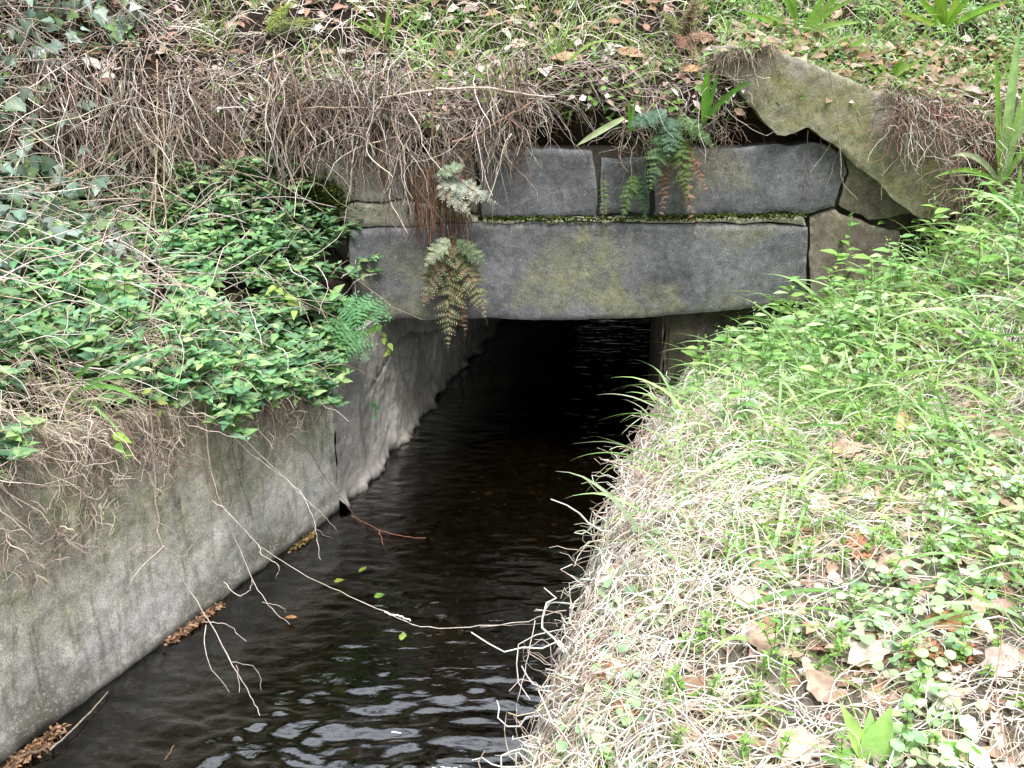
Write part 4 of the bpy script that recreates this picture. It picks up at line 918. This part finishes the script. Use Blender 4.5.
# tall leafy weeds with seed heads, right bank by the headwall
def weed(px, py, H, nl, seed, label):
    b = hitR(px, py); t = thing("tall_weed", label, "weed", b, "tall leafy weeds near the right end of the lintel")
    H *= 1.25; top = off(b, rng.normal(-.02, .03), rng.normal(-.02, .02), H); mid = (b+top)/2+rng.normal(0, .010, 3)
    mb = MB(); P = twig(mb, [b, mid, top], .0017, .0009, (.26, .38, .14)); mb.build("stem", M_leaf, t)
    mb = MB(); i = np.linspace(len(P)*.2, len(P)-2, nl).astype(int); a = np.arange(nl)*2.4+rng.random(); L = rng.uniform(.045, .078, nl)
    leaves(mb, P[i], np.stack([np.cos(a), np.sin(a), np.full(nl, .35)], -1), np.array([0, -.3, 1])+rng.normal(0, .2, (nl, 3)), L, L*.38, pal([(.28, .50, .12), (.36, .58, .17), (.22, .42, .12)], nl, .1), 'lance', .25, .3); mb.build("leaves", M_leaf, t)
    if seed:
        mb = MB()
        for k in range(seed):
            q0 = P[-2]; q1 = off(q0, rng.normal(0, .014), rng.normal(0, .01), rng.uniform(.03, .055)); n = 16; tt = rng.random((n, 1)); q = q0*(1-tt)+q1*tt
            tubes(mb, np.stack([q0, q1])[None], np.full((1, 2), .0007), (.30, .42, .18)); leaves(mb, q, rdir(n, .5), rdir(n), .007, .005, pal([(.42, .55, .26), (.36, .50, .22)], n), 'ovate')
        mb.build("seed_spikes", M_leaf, t)
for a in [(700, 392, .14, 10, 4, "short weed with pale seed spikes, the one nearest the water before the opening"), (728, 385, .15, 10, 4, "pale seeding weed in front of the reddish side stone"), (756, 372, .11, 8, 2, "low seeding weed just right of the reddish side stone"),
          (792, 330, .16, 9, 0, "dark leafy weed covering the lower right corner of the lintel"), (822, 318, .19, 10, 0, "leafy weed beside the right end of the lintel, without seeds"), (838, 300, .24, 9, 3, "tallest seeding weed, rising in front of the pale stones"),
          (866, 306, .15, 10, 0, "bushy bright weed below the mossy slab's lower end"), (884, 270, .22, 8, 4, "tall slender seeding weed just right of the mossy slab's low tip"), (912, 262, .20, 8, 4, "seeding weed with many small spikes under the rooty slope"),
          (905, 300, .14, 10, 0, "bushy leafy weed in front of the slender seeding weeds"), (944, 262, .16, 10, 1, "leafy one spiked weed right of the slender seeding weeds"), (972, 300, .18, 10, 0, "broad leafy weed below the arching blades at the right"), (778, 300, .12, 8, 0, "small weed touching the lintel's lower right edge")]: weed(*a)

# ------------------------------------------------------------------ twigs, stems and vines
def stick(name, label, runs, mat_=None, cat="twig"):
    mb = MB()
    for pts, r0, r1, c, *k in runs: twig(mb, pts, r0*.6, r1*.65, c, tip=(k[0] if k else None))
    return tag(mb.build(name, mat_ or M_twig), label, cat)
TAN, RB, PALE = (.42, .35, .30), (.28, .21, .17), (.58, .51, .45)
W = pw
def az(px, py, z): return pz(px, py, z)
stick("dangling_twig", "long bare twig hanging down the concrete wall to a forked tip over the water", [
    ([W(150, 400, .05), W(154, 470, .08), W(158, 520, .10), W(164, 548, .12), W(196, 600, .16), az(228, 655, .20), az(250, 695, .12), az(261, 716, .08)], .0038, .0012, RB, PALE),
    ([W(164, 548, .12), W(182, 556, .14), W(192, 545, .15)], .002, .0008, TAN), ([W(164, 548, .12), W(140, 545, .12), W(125, 552, .11)], .0016, .0007, TAN),
    ([W(164, 546, .12), W(135, 575, .12), W(122, 610, .10), W(120, 632, .08)], .0028, .0010, TAN), ([W(154, 520, .10), W(172, 530, .12), W(190, 541, .13)], .0016, .0007, TAN),
    ([az(205, 622, .22), az(226, 624, .2), az(244, 640, .18)], .0016, .0007, PALE), ([az(206, 625, .22), az(206, 655, .18), az(228, 692, .12)], .0018, .0007, PALE), ([az(232, 662, .20), az(256, 668, .15), az(262, 690, .10)], .0014, .0006, PALE), ([az(236, 665, .18), az(240, 692, .14)], .0012, .0006, PALE)])
stick("dangling_twig", "thin bare twig with a hooked side branch reaching over the water's edge", [
    ([W(205, 395, .05), W(208, 450, .08), W(218, 495, .12), W(240, 550, .16), az(258, 590, .22), az(275, 612, .18), az(290, 623, .14)], .0030, .0010, RB, PALE),
    ([W(212, 500, .12), W(235, 520, .16), W(258, 545, .2), az(262, 555, .24), az(278, 565, .22), az(276, 578, .18)], .0026, .0010, PALE), ([az(224, 582, .22), az(238, 595, .2), az(250, 590, .2), az(252, 578, .22)], .0020, .0008, PALE), ([az(262, 602, .2), az(280, 606, .17), az(286, 613, .14)], .0014, .0006, PALE)])
stick("dangling_twig", "pale double twig slanting from the leaves down past the wall's foot", [
    ([W(215, 418, .04), W(245, 448, .08), W(280, 475, .12), W(300, 492, .16), az(312, 515, .24), az(318, 540, .18), az(319, 560, .14)], .0030, .0010, PALE), ([W(217, 414, .05), W(250, 445, .10), W(285, 478, .14), az(302, 495, .3), az(320, 512, .26), az(336, 530, .2)], .0026, .0009, PALE, TAN),
    ([az(313, 524, .22), az(324, 535, .18), az(332, 538, .16)], .0014, .0006, TAN)])
stick("dangling_twig", "dark thin twig reaching from the bank past the culvert corner to the water", [
    ([W(262, 402, .05), W(285, 430, .08), W(312, 455, .12), W(328, 482, .14), az(352, 512, .22), az(366, 530, .12)], .0026, .0010, (.14, .085, .065)), ([W(200, 388, .05), W(212, 420, .06), W(218, 450, .07), W(232, 500, .08)], .0026, .0012, (.15, .10, .08)), ([W(232, 405, .05), W(234, 460, .07), W(254, 520, .08)], .0024, .0010, (.13, .09, .07))])
stick("dangling_twig", "reddish brown twig creeping slantwise over the top of the concrete wall", [([W(122, 420, .06), W(140, 445, .08), W(170, 462, .08), W(205, 468, .08)], .0034, .0018, (.26, .16, .13)), ([W(205, 468, .08), W(215, 490, .09), W(222, 520, .1)], .002, .001, (.22, .14, .11))])
stick("dry_stalk", "long thin pale stem stretched low across the water to the straw", [([W(258, 545, .22), az(300, 572, .26), az(340, 592, .22), az(385, 612, .18), az(420, 626, .16), az(470, 627, .18), az(520, 622, .22), az(566, 610, .30)], .0010, .0018, PALE), ([az(385, 612, .18), az(400, 616, .185), az(412, 621, .175)], .0042, .003, (.72, .65, .56)), ([az(480, 627, .19), az(530, 624, .22), az(575, 622, .30)], .001, .001, TAN)])
stick("dry_stalk", "pale straw stem hanging vertically into the water at the edge of the right bank", [([az(535, 620, .28), az(528, 655, .24), az(518, 700, .16), az(516, 730, .10), az(520, 745, .06)], .0018, .0012, PALE), ([az(527, 652, .26), az(548, 665, .26), az(566, 660, .28)], .0014, .001, PALE)])
stick("submerged_branch", "waterlogged pale branch lying under the water left of the ripples", [([az(166, 714, -.01), az(190, 700, -.02), az(215, 672, -.02), az(245, 660, -.02), az(280, 638, -.03)], .010, .003, (.20, .16, .12)), ([az(172, 716, -.015), az(205, 708, -.02), az(235, 704, -.03)], .006, .002, (.16, .13, .09)), ([az(205, 685, -.02), az(212, 668, -.02)], .004, .001, (.16, .13, .09))])
stick("wet_stick", "straight pale stick poking from the debris at the bottom left", [([az(50, 750, .015), az(78, 724, .012), az(108, 692, .01)], .004, .0022, (.30, .25, .20)), ([az(20, 757, .015), az(45, 748, .015), az(58, 742, .012)], .006, .003, (.14, .09, .06))])
stick("red_twig", "short reddish twig lying on the water near the culvert corner", [([az(352, 516, .01), az(380, 530, .012), az(405, 536, .01), az(425, 538, .005)], .003, .0015, (.20, .08, .055)), ([az(380, 530, .02), az(383, 545, .012)], .0028, .0015, (.22, .09, .06))])
stick("thin_stick", "short orange brown stick in the shallow water at the bottom", [([az(160, 766, -.005), az(168, 755, .005), az(174, 745, .01)], .0018, .001, (.30, .17, .09))])
def vine(name, label, pix, r0, r1, c, fr=.0, cat="vine", side=()):
    mb = MB(); P = [pxp(*q) for q in pix]; twig(mb, P, r0, r1, c, jit=.002)
    for sd_ in side: twig(mb, [pxp(*q) for q in sd_], r1*.9, r1*.5, c, jit=.002)
    return tag(mb.build(name, M_twig), label, cat)
def pxp(px, py, o=.08):
    """in front of the leafy slope (left) or the lip of the embankment"""
    if px < 290:
        r = ray(px, py); s, d, p = PL_h(px, py); t = p[1]/r[1]-o; return r*t+np.array([0, 0, CH])
    return ph(px, py, o)
vine("woody_vine", "long woody vine stem climbing slantwise across the tangle at the upper left", [(45, 185, .12), (85, 168, .14), (125, 148, .14), (175, 130, .14), (215, 105, .14), (250, 92, .13), (285, 85, .12), (320, 66, .1)], .0055, .0030, (.30, .22, .15), side=[[(175, 130, .14), (200, 110, .15), (185, 65, .15)], [(125, 148, .14), (152, 100, .15), (172, 70, .15)]])
vine("woody_vine", "level brown stem running along under the embankment lip", [(268, 107, .08), (310, 108, .08), (360, 108, .09), (410, 112, .09), (450, 113, .08)], .0034, .0022, (.42, .32, .25))
vine("woody_vine", "pale broken stem lying on the lip above the middle of the culvert", [(380, 98, .10), (420, 92, .11), (470, 87, .11), (510, 92, .1), (556, 98, .1)], .0040, .0030, (.52, .44, .36))
vine("woody_vine", "reddish stem slanting up above the pale fern", [(452, 142, .08), (475, 135, .09), (505, 118, .10), (540, 98, .09)], .0045, .0028, (.30, .19, .14), side=[[(505, 118, .1), (520, 128, .1), (530, 150, .08)]])
vine("dry_stalk", "tall thin upright stem in front of the roots above the pale fern", [(440, 4, .15), (437, 50, .15), (434, 100, .13), (433, 140, .10), (438, 168, .07)], .0026, .0030, (.36, .27, .18))
vine("dry_vine", "long pair of pale dry stems hanging into the green leaves at the left", [(157, 60, .16), (158, 110, .17), (156, 170, .16), (154, 215, .14), (160, 262, .11), (150, 320, .08)], .0024, .0030, (.45, .35, .25), side=[[(163, 95, .17), (164, 160, .16), (166, 240, .12), (176, 310, .09)], [(157, 170, .16), (148, 220, .13), (138, 300, .09)]])
vine("dry_vine", "curved pale stem looping down left of the pale stone block", [(298, 112, .08), (290, 140, .08), (282, 170, .08), (272, 192, .07), (255, 200, .07)], .0026, .0018, (.50, .42, .35))
vine("dry_vine", "straight pale twig slanting down across the left edge of the leaves", [(8, 208, .1), (45, 222, .11), (70, 240, .1), (110, 262, .08)], .0034, .0024, (.58, .48, .38))
vine("dry_vine", "pale twig slanting down to the withered fern clump", [(165, 90, .15), (185, 115, .16), (205, 140, .15), (216, 154, .13)], .0030, .0022, (.58, .48, .38))
vine("dry_vine", "thin dry stem arching low through the tangle at the left", [(25, 128, .13), (75, 165, .14), (110, 190, .13), (152, 222, .11)], .0026, .0018, (.55, .45, .36))
vine("hanging_root", "pale root hanging straight down the left part of the mossy slab", [(829, 70, .11), (836, 100, .10), (840, 140, .09), (842, 180, .08), (858, 200, .06)], .0016, .0012, (.42, .34, .26), cat="root")
vine("hanging_root", "pale root hanging down the right part of the mossy slab", [(884, 90, .10), (886, 120, .09), (884, 160, .09), (880, 200, .08)], .0020, .0012, (.36, .28, .21), cat="root")
vine("hanging_root", "twin cream roots dangling at the right end of the mossy slab", [(908, 104, .11), (909, 130, .10), (905, 150, .10), (906, 172, .09)], .0020, .0014, (.55, .44, .34), cat="root", side=[[(914, 106, .11), (912, 125, .1), (918, 142, .1), (916, 165, .09)]])
vine("hanging_root", "white looped root at the top of the mossy slab", [(756, 42, .11), (751, 58, .10), (757, 76, .10), (770, 78, .09)], .0014, .0012, (.60, .55, .48), cat="root")
vine("hanging_root", "long dark root down the right dark stone block to the lintel's end", [(808, 130, .04), (806, 170, .035), (800, 205, .03), (790, 225, .03)], .0014, .0010, (.12, .09, .07), cat="root")

# ------------------------------------------------------------------ fallen leaves, each lying by itself
def fallen(p, L, W_, ang, col, label, nrm=(0, -.15, 1), prof='dead', curl=.12, fold=.18, group="large fallen leaves"):
    mb = MB(); d = np.array([[math.cos(ang), math.sin(ang), .0]]); n0 = norm(np.array([nrm], float)); d = d-n0*(d@n0.T)
    K = 9; t = np.linspace(0, 1, K); w = np.interp(t, [0, .12, .35, .6, .85, 1], [.04, .55, 1, .9, .45, .03])*W_/2
    d = norm(d)[0]; S = norm(np.cross(d, n0[0])); U = n0[0]; V, Cc = [], []
    ph0 = rng.random()*6
    for k in range(K):
        for j in (-1, -.5, 0, .5, 1):
            lob = 1+.18*math.sin(k*2.3+ph0+j)*(abs(j) == 1)
            V.append(np.array(p)+d*(t[k]-.5)*L+S*w[k]*j*lob+U*(fold*w[k]*abs(j)+.10*W_*math.sin(t[k]*3+ph0+j*1.3)-curl*L*(t[k]-.5)**2+.012))
            Cc.append(np.array(col)*(1.12 if j == 0 else 1)*(1+rng.normal(0, .05)))
    f = [[5*k+j, 5*k+j+1, 5*k+j+6, 5*k+j+5] for k in range(K-1) for j in range(4)]
    mb.add(V, f, np.array(Cc)); o = mb.build("fallen_leaf", M_dead); return tag(o, label, "leaf", group)
PK, BR_, OR, WH = (.42, .29, .22), (.31, .19, .13), (.38, .20, .10), (.52, .44, .37)
for px, py, L, wd, a, c, lb in [
    (902, 424, .075, .050, 1.2, (.62, .40, .26), "upright tan leaf standing in the grass right of centre of the bank"), (845, 452, .10, .07, .2, PK, "broad pinkish brown leaf left of the upright tan leaf"), (818, 505, .07, .05, .9, WH, "whitish folded leaf above the needle like brown spray"),
    (690, 560, .09, .05, .5, WH, "long whitish leaf near the straw edge of the right bank"), (745, 600, .07, .045, 2.4, WH, "small white leaf left of the middle of the right bank"), (895, 570, .08, .06, .1, PK, "flat pinkish leaf right of the brown spray"),
    (800, 748, .09, .06, .1, (.55, .42, .34), "large pale brown leaf at the bottom edge of the bank"), (955, 625, .11, .05, -.1, OR, "rusty orange curled leaf near the right edge"), (950, 490, .045, .04, 1.9, WH, "small pale leaf upright among round leaves"),
    (760, 428, .06, .04, .3, WH, "pale leaf on the straw just below the seeding weeds"), (940, 700, .07, .05, 2.2, (.50, .44, .40), "greyish leaf right of the rosette"), (1000, 665, .08, .05, .6, (.50, .41, .34), "pale leaf against the right edge low down"),
    (760, 640, .07, .05, 1.8, PK, "pink brown leaf lying in straw low on the bank"), (870, 655, .09, .05, .4, WH, "cream leaf in the thick straw above the rosette"), (695, 690, .06, .04, 2.8, BR_, "brown leaf low on the bank near the water edge"),
    (745, 465, .05, .035, 1.2, (.50, .32, .20), "narrow brown leaf among grass blades in the bank's upper left"), (1000, 440, .07, .05, 2.6, PK, "dull pink leaf by the right edge halfway up"), (820, 690, .07, .045, 2.0, (.44, .32, .24), "tan leaf between straw stems low on the bank")]:
    p = hitR(px, py, .014); fallen(p, L, wd, a, c, lb, nrm=(-.1, -.45, 1))
for px, py, L, wd, a, c, lb in [(633, 56, .11, .045, -.5, (.48, .30, .20), "large orange brown leaf on the embankment left of the fern crown"), (566, 60, .11, .045, .1, (.44, .27, .18), "long reddish brown leaf at the lip above the lintel's middle"), (577, 44, .05, .03, 1.4, WH, "small white leaf standing just above the reddish one"),
    (520, 46, .07, .04, .3, (.60, .46, .38), "pinkish leaf on top of the embankment above the centre"), (480, 70, .05, .03, 1.7, WH, "white leaf at the lip above the pale fern"), (425, 20, .06, .04, .8, WH, "pale leaf at the top beside the upright stem"),
    (690, 72, .06, .035, .4, (.50, .28, .16), "orange leaf at the foot of the fern crown"), (500, 66, .05, .035, 2.5, (.66, .60, .56), "grey white leaf between two grass tufts of the embankment"), (930, 72, .09, .05, .2, (.46, .28, .18), "brown leaf above the right end of the mossy slab"), (835, 16, .06, .04, 1.0, PK, "pink leaf at the top above the mossy slab")]:
    p = hitE(px, py, .012)+np.array([0, -.01, 0]); fallen(p, L, wd, a, c, lb, nrm=(0, -.7, 1))
# brown cypress like sprays lying on the bank
def spray(px, py, L, ang, label):
    p = hitR(px, py, .02); e = p+np.array([math.cos(ang)*L, math.sin(ang)*L, 0]); e[2] = zR(e[0], e[1])+.02
    o = frond_mesh(p, e, .05, L*.35, (.36, .18, .10), npair=18, nsub=3, up=(0, -.2, 1), messy=.2).build("dead_spray", M_twig); tag(o, label, "dead spray", "brown conifer sprays")
spray(862, 560, .13, 1.3, "reddish brown feathery spray lying in the middle of the bank"); spray(985, 645, .12, 3.0, "rusty feathery spray lying near the right edge"); spray(598, 690, .10, 1.0, "brown feathery spray caught in the straw over the water"); spray(640, 715, .08, 2.2, "small brown feathery spray low at the edge of the bank")
# long white straw stalk in the foreground
P_ = [hitR(660, 766, .03), hitR(672, 700, .04), hitR(690, 640, .045), hitR(704, 590, .05)]
stick("straw_stalk", "long white straw stalk lying up the bank from the bottom edge", [(P_, .0028, .0012, (.78, .73, .64))], M_straw, "straw")
P_ = [hitR(770, 640, .03), hitR(812, 600, .05), hitR(862, 575, .06), hitR(880, 530, .05)]
stick("straw_stalk", "pale straw stalk crossing the brown spray slantwise", [(P_, .0020, .0010, (.74, .68, .60))], M_straw, "straw")
P_ = [hitR(1010, 766, .03), hitR(995, 690, .06), hitR(1005, 600, .10), hitR(1000, 560, .12)]
stick("straw_stalk", "thin reddish stalk standing up at the lower right edge", [(P_, .0016, .0010, (.42, .26, .20))], M_straw, "straw")
mb = MB(); b = hitR(640, 400); runs = []
for q in [[(668, 430), (650, 395), (672, 372), (705, 420)], [(640, 450), (655, 400), (690, 362)], [(620, 480), (640, 430), (652, 395)], [(600, 560), (612, 520), (640, 500)]]:
    r_ = [ray(a, c)*(b[1]/ray(a, c)[1]*(.97 if c > 440 else 1))+np.array([0, 0, CH]) for a, c in q]; runs.append((r_, .0022, .0010, (.52, .40, .32)))
stick("angular_stalk", "bent angular dead stalks sticking up at the water edge before the opening", runs, M_straw, "dead stalks")

# ------------------------------------------------------------------ things in the water
def pebble(p, r, col, label, flat=.5):
    import mathutils
    mb = MB(); n, m = 10, 14; th = np.linspace(0, PI, n)[:, None]; phi = np.linspace(0, 2*PI, m, endpoint=False)[None]
    X = np.sin(th)*np.cos(phi); Y = np.sin(th)*np.sin(phi); Z = np.cos(th)+0*phi; k = 1+.25*vn(X*1.5+p[0]*30, Y*1.5, Z*1.5)
    V = np.stack([X*r*1.25*k, Y*r*k, Z*r*flat*k], -1)+np.array(p); f = [[i*m+j, i*m+(j+1) % m, (i+1)*m+(j+1) % m, (i+1)*m+j] for i in range(n-1) for j in range(m)]
    mb.add(V.reshape(-1, 3), f, col); return tag(mb.build("pebble", M_dead), label, "stone", "stones in the stream bed")
for px, py, r, c, lb in [(392, 740, .018, (.26, .13, .07), "rust brown round stone under the ripples at the bottom"), (300, 735, .022, (.12, .10, .07), "dull brown stone left of the rusty one"), (485, 750, .026, (.22, .21, .20), "greyish stone lying under the surface near the right bank, bottom"), (455, 762, .020, (.20, .19, .18), "grey stone at the bottom edge of the water"),
    (420, 690, .02, (.14, .11, .08), "brown stone under the middle ripples"), (340, 690, .018, (.16, .12, .08), "small brown stone under the left ripples"), (250, 640, .02, (.12, .10, .07), "dim stone beyond the sunken branch"), (395, 520, .025, (.08, .065, .05), "dark stone in the deeper water before the opening"), (470, 700, .022, (.15, .12, .09), "brown stone near the right bank ripples"), (350, 755, .02, (.18, .13, .09), "tan stone between the lowest ripples")]:
    pebble(pz(px, py, -.075 if c[0] < .3 else -.012), r, c, lb)
# gravel on the bed
mb = MB(); n = 2600; x = rng.uniform(-1.3, .3, n); y = rng.uniform(.9, 3.6, n); p = np.stack([x, y, -.13+.03*fbm(x*4, y*4, 0, 4)+.004], -1)
for ax_ in (0,):
    L = rng.uniform(.008, .030, n)
    leaves(mb, p, rdir(n, 0), np.array([0, 0, 1.])+rng.normal(0, .25, (n, 3)), L, L*.8, pal([(.16, .11, .06), (.10, .07, .04), (.22, .17, .11), (.13, .13, .05), (.30, .26, .20)], n), 'round', .4, -.5, 1.0, .2)
tag(mb.build("bed_gravel", M_dead), "small brown stones and sunken leaf scraps on the stream bed", "gravel", kind="stuff")
mb = MB(); c0 = pz(365, 655, -.02); n = 700; q = c0+np.clip(rng.normal(0, 1, (n, 3)), -1.7, 1.7)*np.array([.055, .035, .008]); leaves(mb, q, rdir(n), rdir(n, .6), rng.uniform(.010, .03, n), .008, pal([(.05, .03, .022), (.09, .055, .035), (.03, .02, .015)], n), 'dead', .3, .3)
tag(mb.build("sunken_leaf_clump", M_dead), "dark brown clump of sunken leaves in midstream", "leaf clump")
def debris(px, py, n, sp, label, cols=[(.24, .14, .08), (.34, .21, .13), (.14, .08, .05)]):
    mb = MB(); c0 = pz(px, py, .005); t = np.clip(rng.normal(0, 1, (n, 1)), -1.9, 1.9); q = c0+np.concatenate([WU, [0]])*t*sp+rng.normal(0, 1, (n, 3))*np.array([.012, .008, .006]); q[:, 2] = np.abs(q[:, 2]-.005)+.002
    dd = (q[:, :2]-WK)@WN; q[:, :2] -= WN*np.maximum(dd+.02, 0)[:, None]
    leaves(mb, q, rdir(n), rdir(n, .8), rng.uniform(.006, .018, n), .007, pal(cols, n), 'dead', .3, .4)
    return tag(mb.build("debris_pile", M_dead), label, "debris", "brown debris along the left wall's foot")
debris(30, 750, 420, .045, "heap of brown leaf crumbs at the wall's foot in the bottom left corner"); debris(190, 622, 420, .05, "long brown debris heap at the wall's foot near the hanging twigs"); debris(262, 530, 160, .03, "small mossy debris with wood chip near the culvert corner", [(.20, .16, .05), (.28, .16, .10), (.12, .10, .03)])
stick("wood_chip", "pale wedge of wood leaning against the wall's foot near the culvert corner", [([az(266, 532, .015), az(284, 516, .05)], .008, .006, (.42, .27, .18))], cat="wood")
for px, py, c, a, lb in [(340, 584, (.19, .21, .03), .3, "yellow leaf floating on the dark water"), (363, 573, (.14, .17, .03), 1.0, "smaller yellow green leaf floating beyond the yellow one"), (380, 599, (.11, .20, .04), .5, "green leaf floating right of the yellow ones"), (291, 621, (.34, .17, .07), 0, "orange brown leaf at the tip of the thin twig"), (403, 640, (.22, .30, .07), 1.5, "tiny upright green blade on the surface by the ripples")]:
    fallen(pz(px, py, .004), .032, .02, a, c, lb, group="leaves floating on the stream", nrm=(0, 0, 1), curl=.05)

# ------------------------------------------------------------------ trees standing behind the embankment, above the frame
def tree(x, y, h, label):
    z0 = .45; t = thing("tree", label, "tree", (x, y, z0), "evergreen trees behind the embankment")
    mb = MB(); twig(mb, [(x, y, z0), (x+.1, y, z0+h*.4), (x-.1, y+.1, z0+h*.9)], .22, .05, (.10, .08, .06), sides=10)
    for k in range(14):
        a = k*2.4; zz = z0+h*(.2+.055*k); l = 1.8*(1-.04*k); twig(mb, [(x, y, zz), (x+math.cos(a)*l*.6, y+math.sin(a)*l*.6, zz+.3), (x+math.cos(a)*l, y+math.sin(a)*l, zz+.35)], .06, .02, (.10, .08, .06))
    mb.build("trunk", M_twig, t)
    mb = MB(); n = 9000; u = rng.random(n)**.8; a = rng.random(n)*2*PI; rr = (2.3*np.sin(PI*np.clip(u*.92+.08, 0, 1))**.6)*rng.uniform(.45, 1, n)
    p = np.stack([x+np.cos(a)*rr, y+np.sin(a)*rr, z0+h*(.10+.95*u)], -1); k = fbm(p[:, 0]*1.1, p[:, 1]*1.1, p[:, 2]*1.1, 2) > -.35; p = p[k]; n = len(p)
    leaves(mb, p, rdir(n, -.2), rdir(n, .8), rng.uniform(.15, .32, n), rng.uniform(.10, .18, n), pal([(.05, .08, .03), (.07, .11, .04), (.035, .06, .025)], n), 'ovate')
    mb.build("crown", M_leaf, t)
for x, y, h in [(-5.2, 9.2, 6.5), (-2.4, 10.6, 7.6), (.2, 12.2, 8.4), (3.4, 10.4, 7.2), (6.2, 9.4, 6.5)]:
    tree(x, y, h, "dark evergreen tree standing beyond the embankment")

# a bush added unseen beyond the culvert's far mouth to dim the water's sparkle
t = thing("screen_bush", "green bush added unseen beyond the far mouth of the culvert", "screen_bush", (1.7, 9.2, .4)); mb = MB(); n = 5000
q = rng.normal(0, 1, (n, 3)); q = norm(q)*rng.uniform(.5, 1, (n, 1))*np.array([2.6, 1.0, 1.3])+np.array([1.9, 9.3, 1.2]); leaves(mb, q, rdir(n), rdir(n, .8), rng.uniform(.08, .16, n), rng.uniform(.05, .09, n), pal([(.05, .09, .03), (.08, .13, .05)], n), 'ovate'); mb.build("foliage", M_leaf, t)
mb = MB()
for k in range(7): twig(mb, [(1.7+k*.1-.3, 9.2, .4), (1.7+(k-3)*.3, 9.2, 1.2), (1.7+(k-3)*.6, 9.2, 1.9)], .03, .01, (.10, .08, .06))
mb.build("stem", M_twig, t)
# ------------------------------------------------------------------ light
w = bpy.data.worlds.new("World"); bpy.context.scene.world = w; w.use_nodes = True
nt = w.node_tree; bg = nt.nodes["Background"]; sky = nt.nodes.new("ShaderNodeTexSky"); sky.sky_type = 'NISHITA'; sky.sun_disc = False
SE, SR = math.radians(64), math.radians(165)
sky.sun_elevation = SE; sky.sun_rotation = SR; sky.air_density = 1.0; sky.dust_density = 3.0
hs = nt.nodes.new('ShaderNodeHueSaturation'); hs.inputs['Saturation'].default_value = .5; nt.links.new(sky.outputs[0], hs.inputs['Color']); 
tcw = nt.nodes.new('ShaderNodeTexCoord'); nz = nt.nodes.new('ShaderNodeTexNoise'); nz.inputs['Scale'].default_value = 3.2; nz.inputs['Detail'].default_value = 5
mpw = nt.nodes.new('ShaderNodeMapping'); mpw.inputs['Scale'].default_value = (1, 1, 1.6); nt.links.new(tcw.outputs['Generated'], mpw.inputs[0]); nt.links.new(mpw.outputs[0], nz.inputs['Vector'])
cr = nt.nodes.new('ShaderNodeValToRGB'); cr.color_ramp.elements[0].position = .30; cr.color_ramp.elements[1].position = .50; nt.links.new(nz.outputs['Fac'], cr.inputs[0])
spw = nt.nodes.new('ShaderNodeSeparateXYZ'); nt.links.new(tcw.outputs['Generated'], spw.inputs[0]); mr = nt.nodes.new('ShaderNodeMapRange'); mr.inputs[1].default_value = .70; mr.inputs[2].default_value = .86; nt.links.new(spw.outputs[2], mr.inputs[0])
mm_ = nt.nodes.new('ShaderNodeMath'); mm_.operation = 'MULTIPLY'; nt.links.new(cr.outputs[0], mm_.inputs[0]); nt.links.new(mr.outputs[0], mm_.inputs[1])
cm = nt.nodes.new('ShaderNodeMix'); cm.data_type = 'RGBA'; nt.links.new(mm_.outputs[0], cm.inputs[0]); nt.links.new(hs.outputs[0], cm.inputs[6]); cm.inputs[7].default_value = (25.0, 26.5, 29.5, 1); nt.links.new(cm.outputs[2], bg.inputs[0]); bg.inputs[1].default_value = .15  # bright cloud zone added high in the unseen sky for ripple glints and fill
sd = bpy.data.lights.new("sun", 'SUN'); so = bpy.data.objects.new("sun", sd); C.objects.link(so)
sd.energy = 5.0; sd.angle = math.radians(20); sd.color = (1, .96, .90)
dv = Vector((math.sin(SR)*math.cos(SE), math.cos(SR)*math.cos(SE), math.sin(SE)))
so.rotation_euler = (-dv).to_track_quat('-Z', 'Y').to_euler(); so.location = (0, 0, 6)
sc = bpy.context.scene
sc.view_settings.view_transform = 'Standard'; sc.view_settings.look = 'None'; sc.view_settings.exposure = 0
sc.cycles.max_bounces = 8; sc.cycles.transparent_max_bounces = 12; sc.cycles.use_denoising = True
